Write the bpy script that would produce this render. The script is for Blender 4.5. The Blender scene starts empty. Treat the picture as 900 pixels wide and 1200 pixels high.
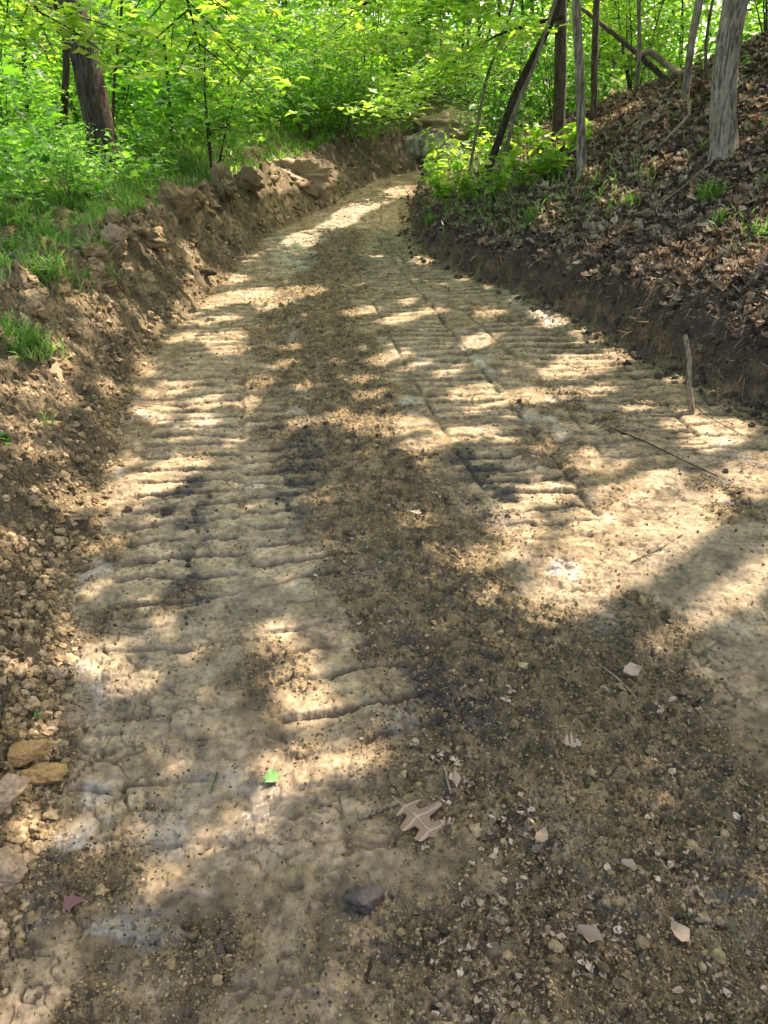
import bpy, math, random
import numpy as np
from mathutils import Vector

SEED = 7
rng = np.random.default_rng(SEED)
random.seed(SEED)
sc = bpy.context.scene
col = sc.collection
R = math.radians

# ------------------------------------------------------------------ camera
EYE = np.array([0.0, 0.0, 1.6])
PITCH = 28.0
cam_d = bpy.data.cameras.new('camera')
cam_d.sensor_fit = 'VERTICAL'; cam_d.sensor_height = 36; cam_d.lens = 26
cam_d.clip_start = 0.05; cam_d.clip_end = 600
cam = bpy.data.objects.new('camera', cam_d); col.objects.link(cam)
cam.location = EYE; cam.rotation_euler = (R(90 - PITCH), 0, 0)
sc.camera = cam

# ------------------------------------------------------------------ light
SUN_AZ, SUN_EL = 48.0, 58.0
w = bpy.data.worlds.new('World'); sc.world = w; w.use_nodes = True
nt = w.node_tree
sky = nt.nodes.new('ShaderNodeTexSky'); sky.sky_type = 'NISHITA'; sky.sun_disc = False
sky.sun_elevation = R(SUN_EL); sky.sun_rotation = R(SUN_AZ)
sky.dust_density = 4.0; sky.ozone_density = 0.3
bg = nt.nodes['Background']; bg.inputs['Strength'].default_value = 0.15
nt.links.new(sky.outputs[0], bg.inputs[0])
SDIR = np.array([math.sin(R(SUN_AZ)) * math.cos(R(SUN_EL)), math.cos(R(SUN_AZ)) * math.cos(R(SUN_EL)), math.sin(R(SUN_EL))])
sd = bpy.data.lights.new('sun', 'SUN'); sd.energy = 3.3; sd.angle = R(0.53); sd.color = (1, 0.91, 0.83)
so = bpy.data.objects.new('sun', sd); col.objects.link(so)
so.rotation_euler = Vector(SDIR).to_track_quat('Z', 'Y').to_euler(); so.location = (0, 0, 30)
sc.view_settings.view_transform = 'Standard'; sc.view_settings.look = 'None'
sc.view_settings.exposure = 2.22
sc.view_settings.use_white_balance = True; sc.view_settings.white_balance_temperature = 7200; sc.view_settings.white_balance_tint = 18; sc.view_settings.gamma = 1.0
sc.render.engine = 'CYCLES'
sc.cycles.max_bounces = 8; sc.cycles.diffuse_bounces = 4; sc.cycles.transmission_bounces = 5
sc.cycles.transparent_max_bounces = 6; sc.cycles.use_denoising = True
sc.cycles.caustics_reflective = False; sc.cycles.caustics_refractive = False

# ------------------------------------------------------------------ noise
def _h(ix, iy, s):
    ix = ix.astype(np.uint32); iy = iy.astype(np.uint32)
    h = ix * np.uint32(374761393) + iy * np.uint32(668265263) + np.uint32((s * 2246822519) & 0xffffffff)
    h = (h ^ (h >> np.uint32(13))) * np.uint32(1274126177)
    h = h ^ (h >> np.uint32(16))
    return h
def gn(x, y, s=0):
    x = np.asarray(x, float); y = np.asarray(y, float)
    ix = np.floor(x).astype(np.int64); iy = np.floor(y).astype(np.int64)
    fx = x - ix; fy = y - iy
    u = fx * fx * fx * (fx * (fx * 6 - 15) + 10); v = fy * fy * fy * (fy * (fy * 6 - 15) + 10)
    def g(a, b, dx, dy):
        ang = (_h(a, b, s) & np.uint32(1023)).astype(np.float32) * (2 * math.pi / 1024)
        return np.cos(ang) * dx + np.sin(ang) * dy
    a = g(ix, iy, fx, fy); b = g(ix + 1, iy, fx - 1, fy); c = g(ix, iy + 1, fx, fy - 1); d = g(ix + 1, iy + 1, fx - 1, fy - 1)
    return (a + (b - a) * u + (c - a) * v + (a - b - c + d) * u * v) * 1.5
def fbm(x, y, o=3, s=0, gain=0.5):
    r = 0; a = 1.0; f = 1.0; t = 0
    for k in range(o):
        r = r + a * gn(x * f + 17.3 * k, y * f - 9.1 * k, s + k * 31); t += a; a *= gain; f *= 2.03
    return r / t * 1.3
def ss(a, b, x):
    t = np.clip((x - a) / (b - a), 0, 1); return t * t * (3 - 2 * t)

# ------------------------------------------------------------------ picture <-> place
F = 1200 * 26 / 36.0
cP, sP = math.cos(R(PITCH)), math.sin(R(PITCH))
def ray(px, py):
    dx = (px - 450) / F; dy = (600 - py) / F
    return np.array([dx, cP + dy * sP, -sP + dy * cP])
def proj(x, y, z):
    dz = z - EYE[2]
    depth = y * cP - dz * sP; up = y * sP + dz * cP
    depth = np.where(depth < 0.05, 0.05, depth)
    return 450 + F * x / depth, 600 - F * up / depth
def zroad(y):
    return 0.02 * np.maximum(np.asarray(y, float) - 8, 0) ** 1.2
def on_road(px, py):
    r = ray(px, py); y = 5.0
    for _ in range(60):
        z = float(zroad(y)); t = (z - 1.6) / r[2] if r[2] < 0 else 50
        y = 0.5 * y + 0.5 * min(r[1] * t, 60)
    t = y / r[1]
    return r[0] * t, y

L_PX = [(-60, 1200), (-10, 1100), (20, 1020), (50, 930), (62, 850), (66, 780), (76, 700), (92, 650), (112, 590), (122, 560), (140, 500), (152, 450), (186, 400), (206, 380), (236, 350), (270, 320), (305, 280), (345, 260), (385, 240), (412, 225), (440, 211)]
R_PX = [(900, 485), (865, 468), (802, 440), (727, 405), (700, 383), (644, 358), (575, 333), (505, 303), (484, 275), (479, 250), (486, 228), (496, 212)]
lw = [on_road(*p) for p in L_PX]; rw = [on_road(*p) for p in R_PX]
LX = np.array([-1.15, -1.05] + [p[0] for p in lw] + [lw[-1][0] + 1.6, lw[-1][0] + 5, lw[-1][0] + 12, 60])
LY = np.array([-20, 0.0] + [p[1] for p in lw] + [lw[-1][1] + 3, lw[-1][1] + 6, lw[-1][1] + 10, 160])
RX = np.array([3.6, 3.3, 2.9] + [p[0] for p in rw] + [rw[-1][0] + 1.6, rw[-1][0] + 6, rw[-1][0] + 16, 80])
RY = np.array([-20, 1.0, 2.8] + [p[1] for p in rw] + [rw[-1][1] + 1.5, rw[-1][1] + 3, rw[-1][1] + 5, 160])
def xl(y): return np.interp(y, LY, LX)
def xr(y): return np.interp(y, RY, RX)

def bandlen(b): return float(np.hypot(*np.diff(b[0], axis=0).T).sum())
def polyband(path_px, width):
    P = np.array([on_road(*p) for p in path_px]); W = np.array(width if hasattr(width, '__len__') else [width] * len(P), float)
    return P, W
def banddist(x, y, band):
    P, W = band
    best = np.full(np.shape(x), 1e9); s = np.zeros_like(best); t = np.zeros_like(best); hw = np.zeros_like(best); acc = 0
    for i in range(len(P) - 1):
        a, b = P[i], P[i + 1]; d = b - a; L = math.hypot(*d); d = d / L
        u = (x - a[0]) * d[0] + (y - a[1]) * d[1]; uc = np.clip(u, 0, L)
        qx = x - a[0] - d[0] * uc; qy = y - a[1] - d[1] * uc
        dist = np.hypot(qx, qy); m = dist < best
        best = np.where(m, dist, best); s = np.where(m, acc + uc, s)
        t = np.where(m, np.where(qx * d[1] - qy * d[0] > 0, dist, -dist), t)
        hw = np.where(m, W[i] + (W[i + 1] - W[i]) * uc / L, hw); acc += L
    return s, t, hw
TRACKS = [
    (polyband([(462, 235), (468, 262), (488, 288), (522, 320), (590, 362), (690, 440), (800, 560)], [.25, .3, .34, .36, .38, .36, .3]), .17, 1.35, 1),
    (polyband([(560, 345), (640, 380), (760, 455), (890, 560)], [.25, .3, .3, .28]), .18, 1.1, 2),
    (polyband([(420, 275), (440, 310), (478, 365), (520, 430), (590, 530), (690, 660)], [.25, .26, .27, .27, .25, .2]), .15, 1.3, 3),
    (polyband([(330, 300), (268, 370), (245, 430), (228, 510), (215, 610), (200, 720), (170, 840)], [.2, .24, .26, .26, .25, .24, .22]), .15, 1.0, 4),
    (polyband([(312, 430), (338, 520), (360, 620), (395, 730), (430, 860), (470, 1020)], [.2, .25, .27, .26, .24, .22]), .15, .95, 5),
    (polyband([(200, 800), (150, 950), (90, 1150)], [.3, .3, .3]), .2, .8, 6),
]
CR_PATH = polyband([(400, 270), (385, 320), (365, 370), (375, 430), (400, 500), (440, 580), (490, 670), (580, 760), (700, 880), (840, 1060), (980, 1200)], [.3, .4, .5, .5, .42, .36, .36, .42, .45, .45, .5])

def ell(px, py, L, soft=0.25, kk=None):
    m = np.zeros(np.shape(px))
    for e in L:
        cx, cy, rx, ry = e[:4]; a = R(e[4]) if len(e) > 4 else 0
        k_ = kk(cx, cy) if kk else 1.0; dx = (px - cx) / k_; dy = -(py - cy) / k_
        u = (dx * math.cos(a) + dy * math.sin(a)) / rx; v = (-dx * math.sin(a) + dy * math.cos(a)) / ry
        m = np.maximum(m, 1 - ss(1 - soft, 1 + soft, np.hypot(u, v)))
    return m

def crumbmask(x, y):
    px, py = proj(x, y, zroad(y))
    s, t, hw = banddist(x, y, CR_PATH)
    n = fbm(x * 3.1, y * 3.1, 3, 40)
    a = 1 - ss(0.7, 1.25, np.abs(t) / hw + n * .7)
    b = (1 - ss(0.7, 1.15, np.hypot((px - 860) / 420, (py - 1080) / 260) + n * .5)) * (.45 + .55 * ss(-.25, .2, fbm(x * 6, y * 6, 3, 41)))
    c = ell(px, py, [(120, 900, 60, 80, 60), (90, 1020, 90, 50, 20), (560, 1130, 160, 80, 0), (690, 480, 60, 18, -30), (850, 590, 50, 25, -30), (90, 745, 60, 18, 25), (110, 640, 60, 10, 10), (180, 700, 70, 18, 20), (500, 900, 70, 90, 30), (300, 1130, 130, 60, 0)], .5) * ss(-.25, .15, n + .1)
    d = ss(.28, .5, fbm(x * 1.7, y * 1.7, 3, 44)) * .8
    e = (1 - ss(0, .12, x - xl(y))) * .7 + (1 - ss(0.0, .3, xr(y) - x)) * .9
    return np.clip(np.maximum.reduce([a, b, c, d, e]), 0, 1)
def wetmask(x, y):
    px, py = proj(x, y, zroad(y))
    n = fbm(x * 5, y * 5, 3, 60)
    m = ell(px, py, [(95, 690, 42, 24, 35), (85, 735, 25, 14, 30), (90, 810, 32, 34, 40), (110, 925, 30, 14, 35), (90, 1000, 60, 30, 35), (100, 1130, 110, 60, 20), (20, 1080, 40, 60, 60), (340, 295, 22, 30, 50), (395, 262, 40, 12, 30), (345, 470, 14, 20, -70), (300, 560, 10, 20, 0), (483, 475, 14, 10), (660, 670, 18, 22, -40), (340, 380, 14, 20, 0), (560, 415, 10, 30, 45), (640, 500, 26, 14, -30), (130, 460, 10, 30, 0), (150, 560, 14, 14), (470, 840, 30, 20), (620, 355, 60, 12, -30)], .35)
    g = ss(.35, .55, fbm(x * 1.3 + 5, y * 1.3, 3, 61)) * .6
    return np.clip(np.maximum(m, g) * ss(-.12, .06, n), 0, 1)
def vor(x, y, s=0):
    ix = np.floor(x).astype(np.int64); iy = np.floor(y).astype(np.int64)
    f1 = np.full(np.shape(x), 9.); f2 = f1.copy(); cid = np.zeros(np.shape(x))
    for i in (-1, 0, 1):
        for j in (-1, 0, 1):
            h = _h(ix + i, iy + j, s); a = (h & np.uint32(1023)) / 1023.; b = ((h >> np.uint32(10)) & np.uint32(1023)) / 1023.; c = ((h >> np.uint32(20)) & np.uint32(1023)) / 1023.
            d = np.hypot(ix + i + .1 + .8 * a - x, iy + j + .1 + .8 * b - y)
            n = d < f1; f2 = np.where(n, f1, np.minimum(f2, d)); cid = np.where(n, c, cid); f1 = np.where(n, d, f1)
    return f1, f2, cid
def flakes(x, y):
    wx = x + .05 * gn(x * 9, y * 9, 150); wy = y + .05 * gn(x * 9, y * 9, 151)
    f1, f2, c = vor(wx * 10, wy * 15, 152)
    m = ss(.08, .38, fbm(x * 2.3, y * 2.3, 4, 153)) * (1 - .5 * ss(3, 7, y))
    return (1 - ss(.01, .08, f2 - f1)) * m * ss(-.3, .2, fbm(x * 7, y * 7, 2, 155)), (c - .5) * m
def crack(x, y):
    a = np.abs(fbm(x * 2.4 + 3, y * 4.2, 4, 130, .6)); b = np.abs(fbm(x * 6.5, y * 8 + 5, 3, 131, .6))
    g = ss(-.15, .35, fbm(x * 1.6, y * 1.6, 2, 132))
    return np.clip((1 - ss(.0, .045, a)) * g + (1 - ss(0, .05, b)) * .6 * g, 0, 1)
def darkmask(x, y):
    px, py = proj(x, y, zroad(y)); n = fbm(x * 7, y * 7, 3, 70)
    m = ell(px, py, [(222, 600, 22, 52, 0), (215, 690, 22, 30, -10), (350, 560, 26, 60, -15), (570, 570, 30, 50, 45), (550, 545, 20, 30, 45), (235, 940, 10, 60, 0), (560, 830, 30, 30), (500, 790, 20, 60, 30), (850, 575, 50, 14, -30), (240, 1100, 30, 20)], .7)
    return np.clip(m * 1.3 * ss(-.15, .1, n + .05), 0, 1)

# ------------------------------------------------------------------ lie of the land
def tread(x, y, cr):
    h = np.zeros(np.shape(x)); g = np.zeros(np.shape(x)); pl = g.copy()
    for k, (bd, pitch, stg, sd_) in enumerate(TRACKS):
        s, t, hw = banddist(x, y, bd)
        q = np.abs(t) / hw
        Lb = bandlen(bd); end = ss(0, .5, s) * ss(0, .7, Lb - s)
        ins = (1 - ss(.9, 1.05, q)) * end
        mod = np.clip(.98 + 1.2 * fbm(x * 1.6, y * 1.6, 3, 80 + sd_), 0, 1) * stg * (1 - .3 * cr)
        ph = s / pitch + .30 * fbm(x * 3, y * 3, 3, 90 + sd_)
        fr = ph - np.floor(ph) - .5
        wn = np.maximum(.0065 + .003 * fbm(x * 9, y * 9, 2, 95), .0015 * np.minimum(y, 8))
        saw = fr - ss(.45, .5, fr) * .95
        gr = np.exp(-((fr - .5) * pitch / wn) ** 2) + np.exp(-((fr + .5) * pitch / wn) ** 2)
        brk = ss(-.4, .0, fbm(x * 6, y * 6, 2, 97 + sd_) + .25)
        h = h + ins * mod * (.018 * saw - .034 * gr * brk - .006)
        ed = np.exp(-((np.abs(t) - hw) / .014) ** 2) * np.clip(mod * 1.3 - .25, 0, 1) * end * (1.0 if sd_ in (1, 3) else .45) * ss(-.4, .1, fbm(x * 4, y * 4, 2, 99))
        h = h - .024 * ed
        pl = np.maximum(pl, ins * mod)
        g = np.maximum(g, np.maximum(ins * mod * gr * brk * (.75 + .25 * gn(x * 20, y * 20, 96)), ed * .8))
    return h, np.clip(g, 0, 1), np.clip(pl, 0, 1)
def H(x, y, det=True):
    x = np.asarray(x, float); y = np.asarray(y, float)
    zr = zroad(np.minimum(y, 40)); a = xl(y); b = xr(y)
    wob = 0.08 * fbm(x * 0 + y * 1.6, y * 0 + 3, 3, 5)
    dl = a - x + wob; dr = x - b + wob
    # left spoil bank
    wb = np.interp(y, [0, 3, 8, 14, 22], [.85, .8, .6, .62, 1.0]); hb = np.interp(y, [0, 2, 4, 8, 14, 22, 30], [.5, .52, .52, .60, .55, .75, 1.0])
    hb = hb * (1 + .22 * fbm(y * 1.3, y * 0 + 7, 2, 8) + .1 * gn(x * 3, y * 3, 10))
    u = np.clip(dl / wb, 0, 1.0)
    prof = hb * (u ** 0.85) * (1.18 - .18 * u)
    out = np.maximum(dl - wb, 0)
    crest = .13 * np.exp(-((dl - wb * 1.02) / .22) ** 2) * (1 + 1.2 * fbm(y * 2.4, x * 2.4, 2, 12)) * ss(3, 6, y)
    lz = prof + crest - .06 * ss(0, .5, out) + .085 * np.minimum(out, 12) + .10 * np.maximum(out - 12, 0) + .02 * out * 0
    lz = lz + ss(0, 1, out) * (.035 * np.clip(y - 5, 0, 12)) + .12 * fbm(x * .5, y * .5, 2, 14) * ss(.3, 2, out)
    # right cut and hillside
    hc = np.interp(y, [0, 5, 8, 12, 20, 30], [.44, .42, .34, .26, .45, .6]) * (1 + .2 * fbm(y * 1.5, y * 0 + 1, 2, 18))
    fw = .20 + .09 * fbm(y * 1.6, y * 0 + 2, 2, 19)
    face = hc * ss(0, 1, dr / np.maximum(fw, .06)) ** .8
    slope = np.interp(y, [0, 8, 11, 18, 30], [.56, .58, .5, .3, .2])
    outr = np.maximum(dr - fw, 0)
    rz = face + slope * np.minimum(outr, 13) + .2 * np.maximum(outr - 13, 0) + .10 * fbm(x * .7, y * .7, 3, 20) * ss(.1, 1.5, outr)
    z = zr + np.where(dl > 0, lz, 0) + np.where(dr > 0, rz, 0)
    z = z + .07 * np.maximum(y - 30, 0) * ss(30, 40, y)
    z = z + .022 * fbm(x * 1.1, y * 1.1, 2, 21)
    if not det: return z
    road = (dl < 0) & (dr < 0)
    rm = ss(-.02, .12, -dl) * ss(-.02, .12, -dr)
    cr = crumbmask(x, y)
    near = np.exp(-np.maximum(y - 1, 0) / 9)
    h = .0055 * fbm(x * 6, y * 6, 4, 22, .6) + .005 * fbm(x * 30, y * 30, 3, 23)
    h = h - .009 * ss(.16, .24, fbm(x * 4.5 + 2, y * 7, 4, 142, .62)) + .003 * ss(.1, .3, fbm(x * 14, y * 14, 4, 141, .65))
    fe, fc = flakes(x, y)
    h = h - .016 * crack(x, y) - .008 * fe + .007 * fc
    lump = fbm(x * 16, y * 16, 4, 24, .6)
    h = h + cr * (.030 * np.maximum(lump, -.2) + .016 * np.abs(fbm(x * 40, y * 40, 3, 25)) + .012 * fbm(x * 5, y * 5, 2, 26))
    h = h + tread(x, y, cr)[0]
    z = z + h * rm
    # bare bank: clods, slumps and gouges
    bl = np.where(dl > 0, 1 - ss(.0, 1.2, out), 0) * ss(0, .06, dl)
    gouge = fbm(y * 5 + x * 1.2, x * 1.6, 3, 30)
    z = z + bl * (.055 * gouge + .10 * np.abs(fbm(x * 5, y * 5, 5, 31, .68)) + .05 * np.abs(fbm(x * 14, y * 14, 4, 32, .7)) + .018 * np.abs(fbm(x * 45, y * 45, 2, 38, .7)) - .04)
    z = z + ss(.2, 1.5, out) * np.where(dl > 0, 1, 0) * .03 * fbm(x * 5, y * 5, 3, 33)
    br = np.where(dr > 0, 1, 0)
    z = z + br * ss(0, .05, dr) * (1 - ss(.3, .5, dr)) * .13 * fbm(y * 4.5, x * 3.5, 4, 37, .6)
    z = z + br * ss(0, .05, dr) * (.035 * fbm(x * 7, y * 7, 4, 34, .6) + .02 * np.abs(fbm(x * 24, y * 24, 2, 35)))
    return z

def hit(px, py, det=True, far=70):
    r = ray(px, py); ts = np.concatenate([np.arange(.6, 12, .01), np.arange(12, far, .03)])
    P = EYE[:, None] + r[:, None] * ts
    below = P[2] < H(P[0], P[1], det)
    i = int(np.argmax(below)) if below.any() else len(ts) - 1
    return np.array([P[0, i], P[1, i], float(H(P[0, i], P[1, i], det))])

# ------------------------------------------------------------------ mesh helpers
def mesh_np(name, V, Fc, smooth=False, attrs=None, fattrs=None, cols=None):
    V = np.ascontiguousarray(V, np.float32); Fc = np.ascontiguousarray(Fc, np.int32)
    me = bpy.data.meshes.new(name); n = Fc.shape[1]
    me.vertices.add(len(V)); me.vertices.foreach_set('co', V.ravel())
    me.loops.add(Fc.size); me.loops.foreach_set('vertex_index', Fc.ravel())
    me.polygons.add(len(Fc)); me.polygons.foreach_set('loop_start', np.arange(0, Fc.size, n, dtype=np.int32))
    me.polygons.foreach_set('loop_total', np.full(len(Fc), n, np.int32))
    me.polygons.foreach_set('use_smooth', np.full(len(Fc), bool(smooth)))
    if cols is not None:
        a = me.color_attributes.new('Col', 'FLOAT_COLOR', 'POINT')
        c = np.ones((len(V), 4), np.float32); c[:, :3] = cols; a.data.foreach_set('color', c.ravel())
    for k, v in (attrs or {}).items():
        a = me.attributes.new(k, 'FLOAT', 'POINT'); a.data.foreach_set('value', np.ascontiguousarray(v, np.float32))
    for k, v in (fattrs or {}).items():
        a = me.attributes.new(k, 'FLOAT', 'FACE'); a.data.foreach_set('value', np.ascontiguousarray(v, np.float32))
    me.update(calc_edges=True); me.validate(clean_customdata=False)
    return me
def link(name, me, mat=None, parent=None, loc=None):
    o = bpy.data.objects.new(name, me); col.objects.link(o)
    if mat and me is not None and not me.materials: me.materials.append(mat)
    if parent: o.parent = parent
    if loc is not None: o.location = loc
    return o
def tag(o, label=None, cat=None, group=None, kind=None):
    if label: o['label'] = label
    if cat: o['category'] = cat
    if group: o['group'] = group
    if kind: o['kind'] = kind
    return o
def empty(name, loc, rz=0):
    o = bpy.data.objects.new(name, None); col.objects.link(o); o.location = loc; o.rotation_euler = (0, 0, rz)
    o.empty_display_size = .1
    return o
def dup(root, loc, rz, s=1.0):
    r = root.copy(); col.objects.link(r); r.location = loc; r.rotation_euler = (0, 0, rz); r.scale = (s, s, s)
    for ch in list(root.children):
        c = ch.copy(); col.objects.link(c); c.parent = r
        for g in ch.children:
            d = g.copy(); col.objects.link(d); d.parent = c
    return r

def rots(n, yaw=None, tilt=.5, tiltdir=None):
    """n rotation matrices: spin about own axis, then tip over by a random amount"""
    yaw = rng.uniform(0, 2 * np.pi, n) if yaw is None else yaw
    ti = np.abs(rng.normal(0, tilt, n)) if np.isscalar(tilt) else tilt
    td = rng.uniform(0, 2 * np.pi, n) if tiltdir is None else tiltdir
    c, s = np.cos(yaw), np.sin(yaw); Z = np.zeros((n, 3, 3)); Z[:, 0, 0] = c; Z[:, 0, 1] = -s; Z[:, 1, 0] = s; Z[:, 1, 1] = c; Z[:, 2, 2] = 1
    k = np.stack([-np.sin(td), np.cos(td), np.zeros(n)], 1); K = np.zeros((n, 3, 3))
    K[:, 0, 1] = -k[:, 2]; K[:, 0, 2] = k[:, 1]; K[:, 1, 0] = k[:, 2]; K[:, 1, 2] = -k[:, 0]; K[:, 2, 0] = -k[:, 1]; K[:, 2, 1] = k[:, 0]
    A = np.eye(3)[None] + np.sin(ti)[:, None, None] * K + (1 - np.cos(ti))[:, None, None] * (K @ K)
    return A @ Z
def scatter(T, P, Rm, S, rnd=None):
    TV, TF = T; n = len(P); k = len(TV)
    S = np.asarray(S, float)
    if S.ndim == 1: S = np.repeat(S[:, None], 3, 1)
    V = np.einsum('nij,nkj->nki', Rm, TV[None] * S[:, None, :]) + P[:, None, :]
    Fc = TF[None] + (np.arange(n) * k)[:, None, None]
    rnd = rng.random(n) if rnd is None else rnd
    return V.reshape(-1, 3), Fc.reshape(-1, TF.shape[1]), np.repeat(rnd, len(TF))
def cat(parts):
    V = []; Fc = []; A = []; o = 0
    for v, f, a in parts:
        V.append(v); Fc.append(f + o); A.append(a); o += len(v)
    return np.concatenate(V), np.concatenate(Fc), np.concatenate(A)

# leaf shapes, one unit long from the stalk at the origin along +Y
def leaf_from_outline(ys, ws, bend=.15, fold=.2, n2=None):
    V = []; T = []
    for y, w_ in zip(ys, ws):
        z = -bend * y * y
        V += [(-w_, y, z + fold * w_), (0, y, z), (w_, y, z + fold * w_)]
    for i in range(len(ys) - 1):
        for j in (0, 1):
            a = 3 * i + j; T += [(a, a + 1, a + 4), (a, a + 4, a + 3)]
    return np.array(V, float), np.array(T)
OVATE = leaf_from_outline([0, .25, .6, 1.0], [.02, .26, .25, .0], .2, .25)
SIMPLE = (np.array([(0, 0, 0), (-.3, .35, .06), (0, .4, 0), (.3, .35, .06), (0, 1, -.12)], float), np.array([(0, 2, 1), (0, 3, 2), (1, 2, 4), (2, 3, 4)]))
def maple():
    pts = [(0, 0), (.16, .02), (.42, .0), (.3, .2), (.56, .42), (.32, .48), (.2, .62), (.12, .78), (0, 1.02)]
    full = pts + [(-a, b) for a, b in pts[-2:0:-1]]
    V = [(0, .32, .0)] + [(a, b, .12 * abs(a) - .15 * (b - .3) ** 2 - .06 * math.sin(b * 7 + a * 3)) for a, b in full]
    n = len(full)
    return np.array(V, float), np.array([(0, 1 + i, 1 + (i + 1) % n) for i in range(n)])
MAPLE = maple()
def oak(k, curl, detail=1):
    ys = []; ws = []
    base = [(0, .015), (.1, .03), (.16, .2), (.24, .24), (.3, .06), (.36, .07), (.44, .36), (.52, .38), (.56, .09), (.64, .1), (.7, .32), (.78, .27), (.81, .09), (.88, .13), (.94, .12), (1.0, .0)]
    rr = random.Random(k); V = []; T = []
    for y, w_ in base:
        wl = w_ * rr.uniform(.8, 1.2); wr = w_ * rr.uniform(.8, 1.2)
        z = curl * (y - .5) ** 2 * 1.3 + rr.uniform(-.03, .03)
        V += [(-wl, y + rr.uniform(-.02, .03), z + 2.2 * curl * wl * wl * rr.uniform(.5, 1.8) + rr.uniform(-.03, .03)), (0, y, z), (wr, y + rr.uniform(-.02, .03), z + 2.2 * curl * wr * wr * rr.uniform(.5, 1.8) + rr.uniform(-.03, .03))]
    for i in range(len(base) - 1):
        for j in (0, 1):
            a = 3 * i + j; T += [(a, a + 1, a + 4), (a, a + 4, a + 3)]
    V = np.array(V, float); V[:, 1] -= .5
    return V, np.array(T)
OAKS = [oak(k, c) for k, c in enumerate([.25, .6, 1.1, -.4, .9])]
def crumple(k):
    rr = random.Random(k); ys = [0, .2, .45, .75, 1]; V = []; T = []
    for y in ys:
        w_ = .32 * math.sin(math.pi * min(max(y, .03), .97)) + .02
        V += [(-w_ * rr.uniform(.7, 1.1), y - .5, rr.uniform(.0, .35)), (rr.uniform(-.05, .05), y - .5, rr.uniform(-.1, .1)), (w_ * rr.uniform(.7, 1.1), y - .5, rr.uniform(.0, .35))]
    for i in range(4):
        for j in (0, 1):
            a = 3 * i + j; T += [(a, a + 1, a + 4), (a, a + 4, a + 3)]
    return np.array(V, float), np.array(T)
CRUMP = [crumple(k) for k in range(4)]
def blade():
    V = []; T = []
    for i, y in enumerate([0, .35, .7]):
        w_ = .028 * (1 - .45 * y); V += [(-w_, .55 * y * y, y), (w_, .55 * y * y, y)]
    V.append((0, .62, .88))
    T = [(0, 1, 3), (0, 3, 2), (2, 3, 5), (2, 5, 4), (4, 5, 6)]
    return np.array(V, float), np.array(T)
BLADE = blade()
def ico(sub):
    t = (1 + 5 ** .5) / 2
    V = [(-1, t, 0), (1, t, 0), (-1, -t, 0), (1, -t, 0), (0, -1, t), (0, 1, t), (0, -1, -t), (0, 1, -t), (t, 0, -1), (t, 0, 1), (-t, 0, -1), (-t, 0, 1)]
    T = [(0, 11, 5), (0, 5, 1), (0, 1, 7), (0, 7, 10), (0, 10, 11), (1, 5, 9), (5, 11, 4), (11, 10, 2), (10, 7, 6), (7, 1, 8), (3, 9, 4), (3, 4, 2), (3, 2, 6), (3, 6, 8), (3, 8, 9), (4, 9, 5), (2, 4, 11), (6, 2, 10), (8, 6, 7), (9, 8, 1)]
    V = [np.array(v, float) / np.linalg.norm(v) for v in V]
    for _ in range(sub):
        cache = {}; N = []
        def mid(a, b):
            k = (min(a, b), max(a, b))
            if k not in cache:
                m = V[a] + V[b]; V.append(m / np.linalg.norm(m)); cache[k] = len(V) - 1
            return cache[k]
        for a, b, c in T:
            x, y, z = mid(a, b), mid(b, c), mid(c, a); N += [(a, x, z), (b, y, x), (c, z, y), (x, y, z)]
        T = N
    return np.array(V), np.array(T)
def n3(P, s):
    return gn(P[:, 0] + P[:, 2] * .71, P[:, 1] - P[:, 2] * .53 + 11, s) + gn(P[:, 2] + 5, P[:, 0] * .6 + P[:, 1] * .8, s + 7)
def clod(sub, k, rough=.35, flat=.7, facets=0):
    V, T = ico(sub); V = V.copy()
    d = 1 + rough * (n3(V * 1.1 + k * 3.7, k) + .5 * n3(V * 2.7 + k, k + 50) + .25 * n3(V * 6 + k, k + 90))
    V = V * d[:, None]
    rr = np.random.default_rng(k)
    for _ in range(facets):
        nrm = rr.normal(size=3); nrm /= np.linalg.norm(nrm); lim = rr.uniform(.6, .85)
        dd = V @ nrm; V = V - np.maximum(dd - lim, 0)[:, None] * nrm * .92
    V *= np.array([1, rr.uniform(.7, 1), flat])
    return V, T
CL0 = [clod(0, k, .4) for k in range(5)]
CL1 = [clod(1, k + 10, .45) for k in range(6)]

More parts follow.
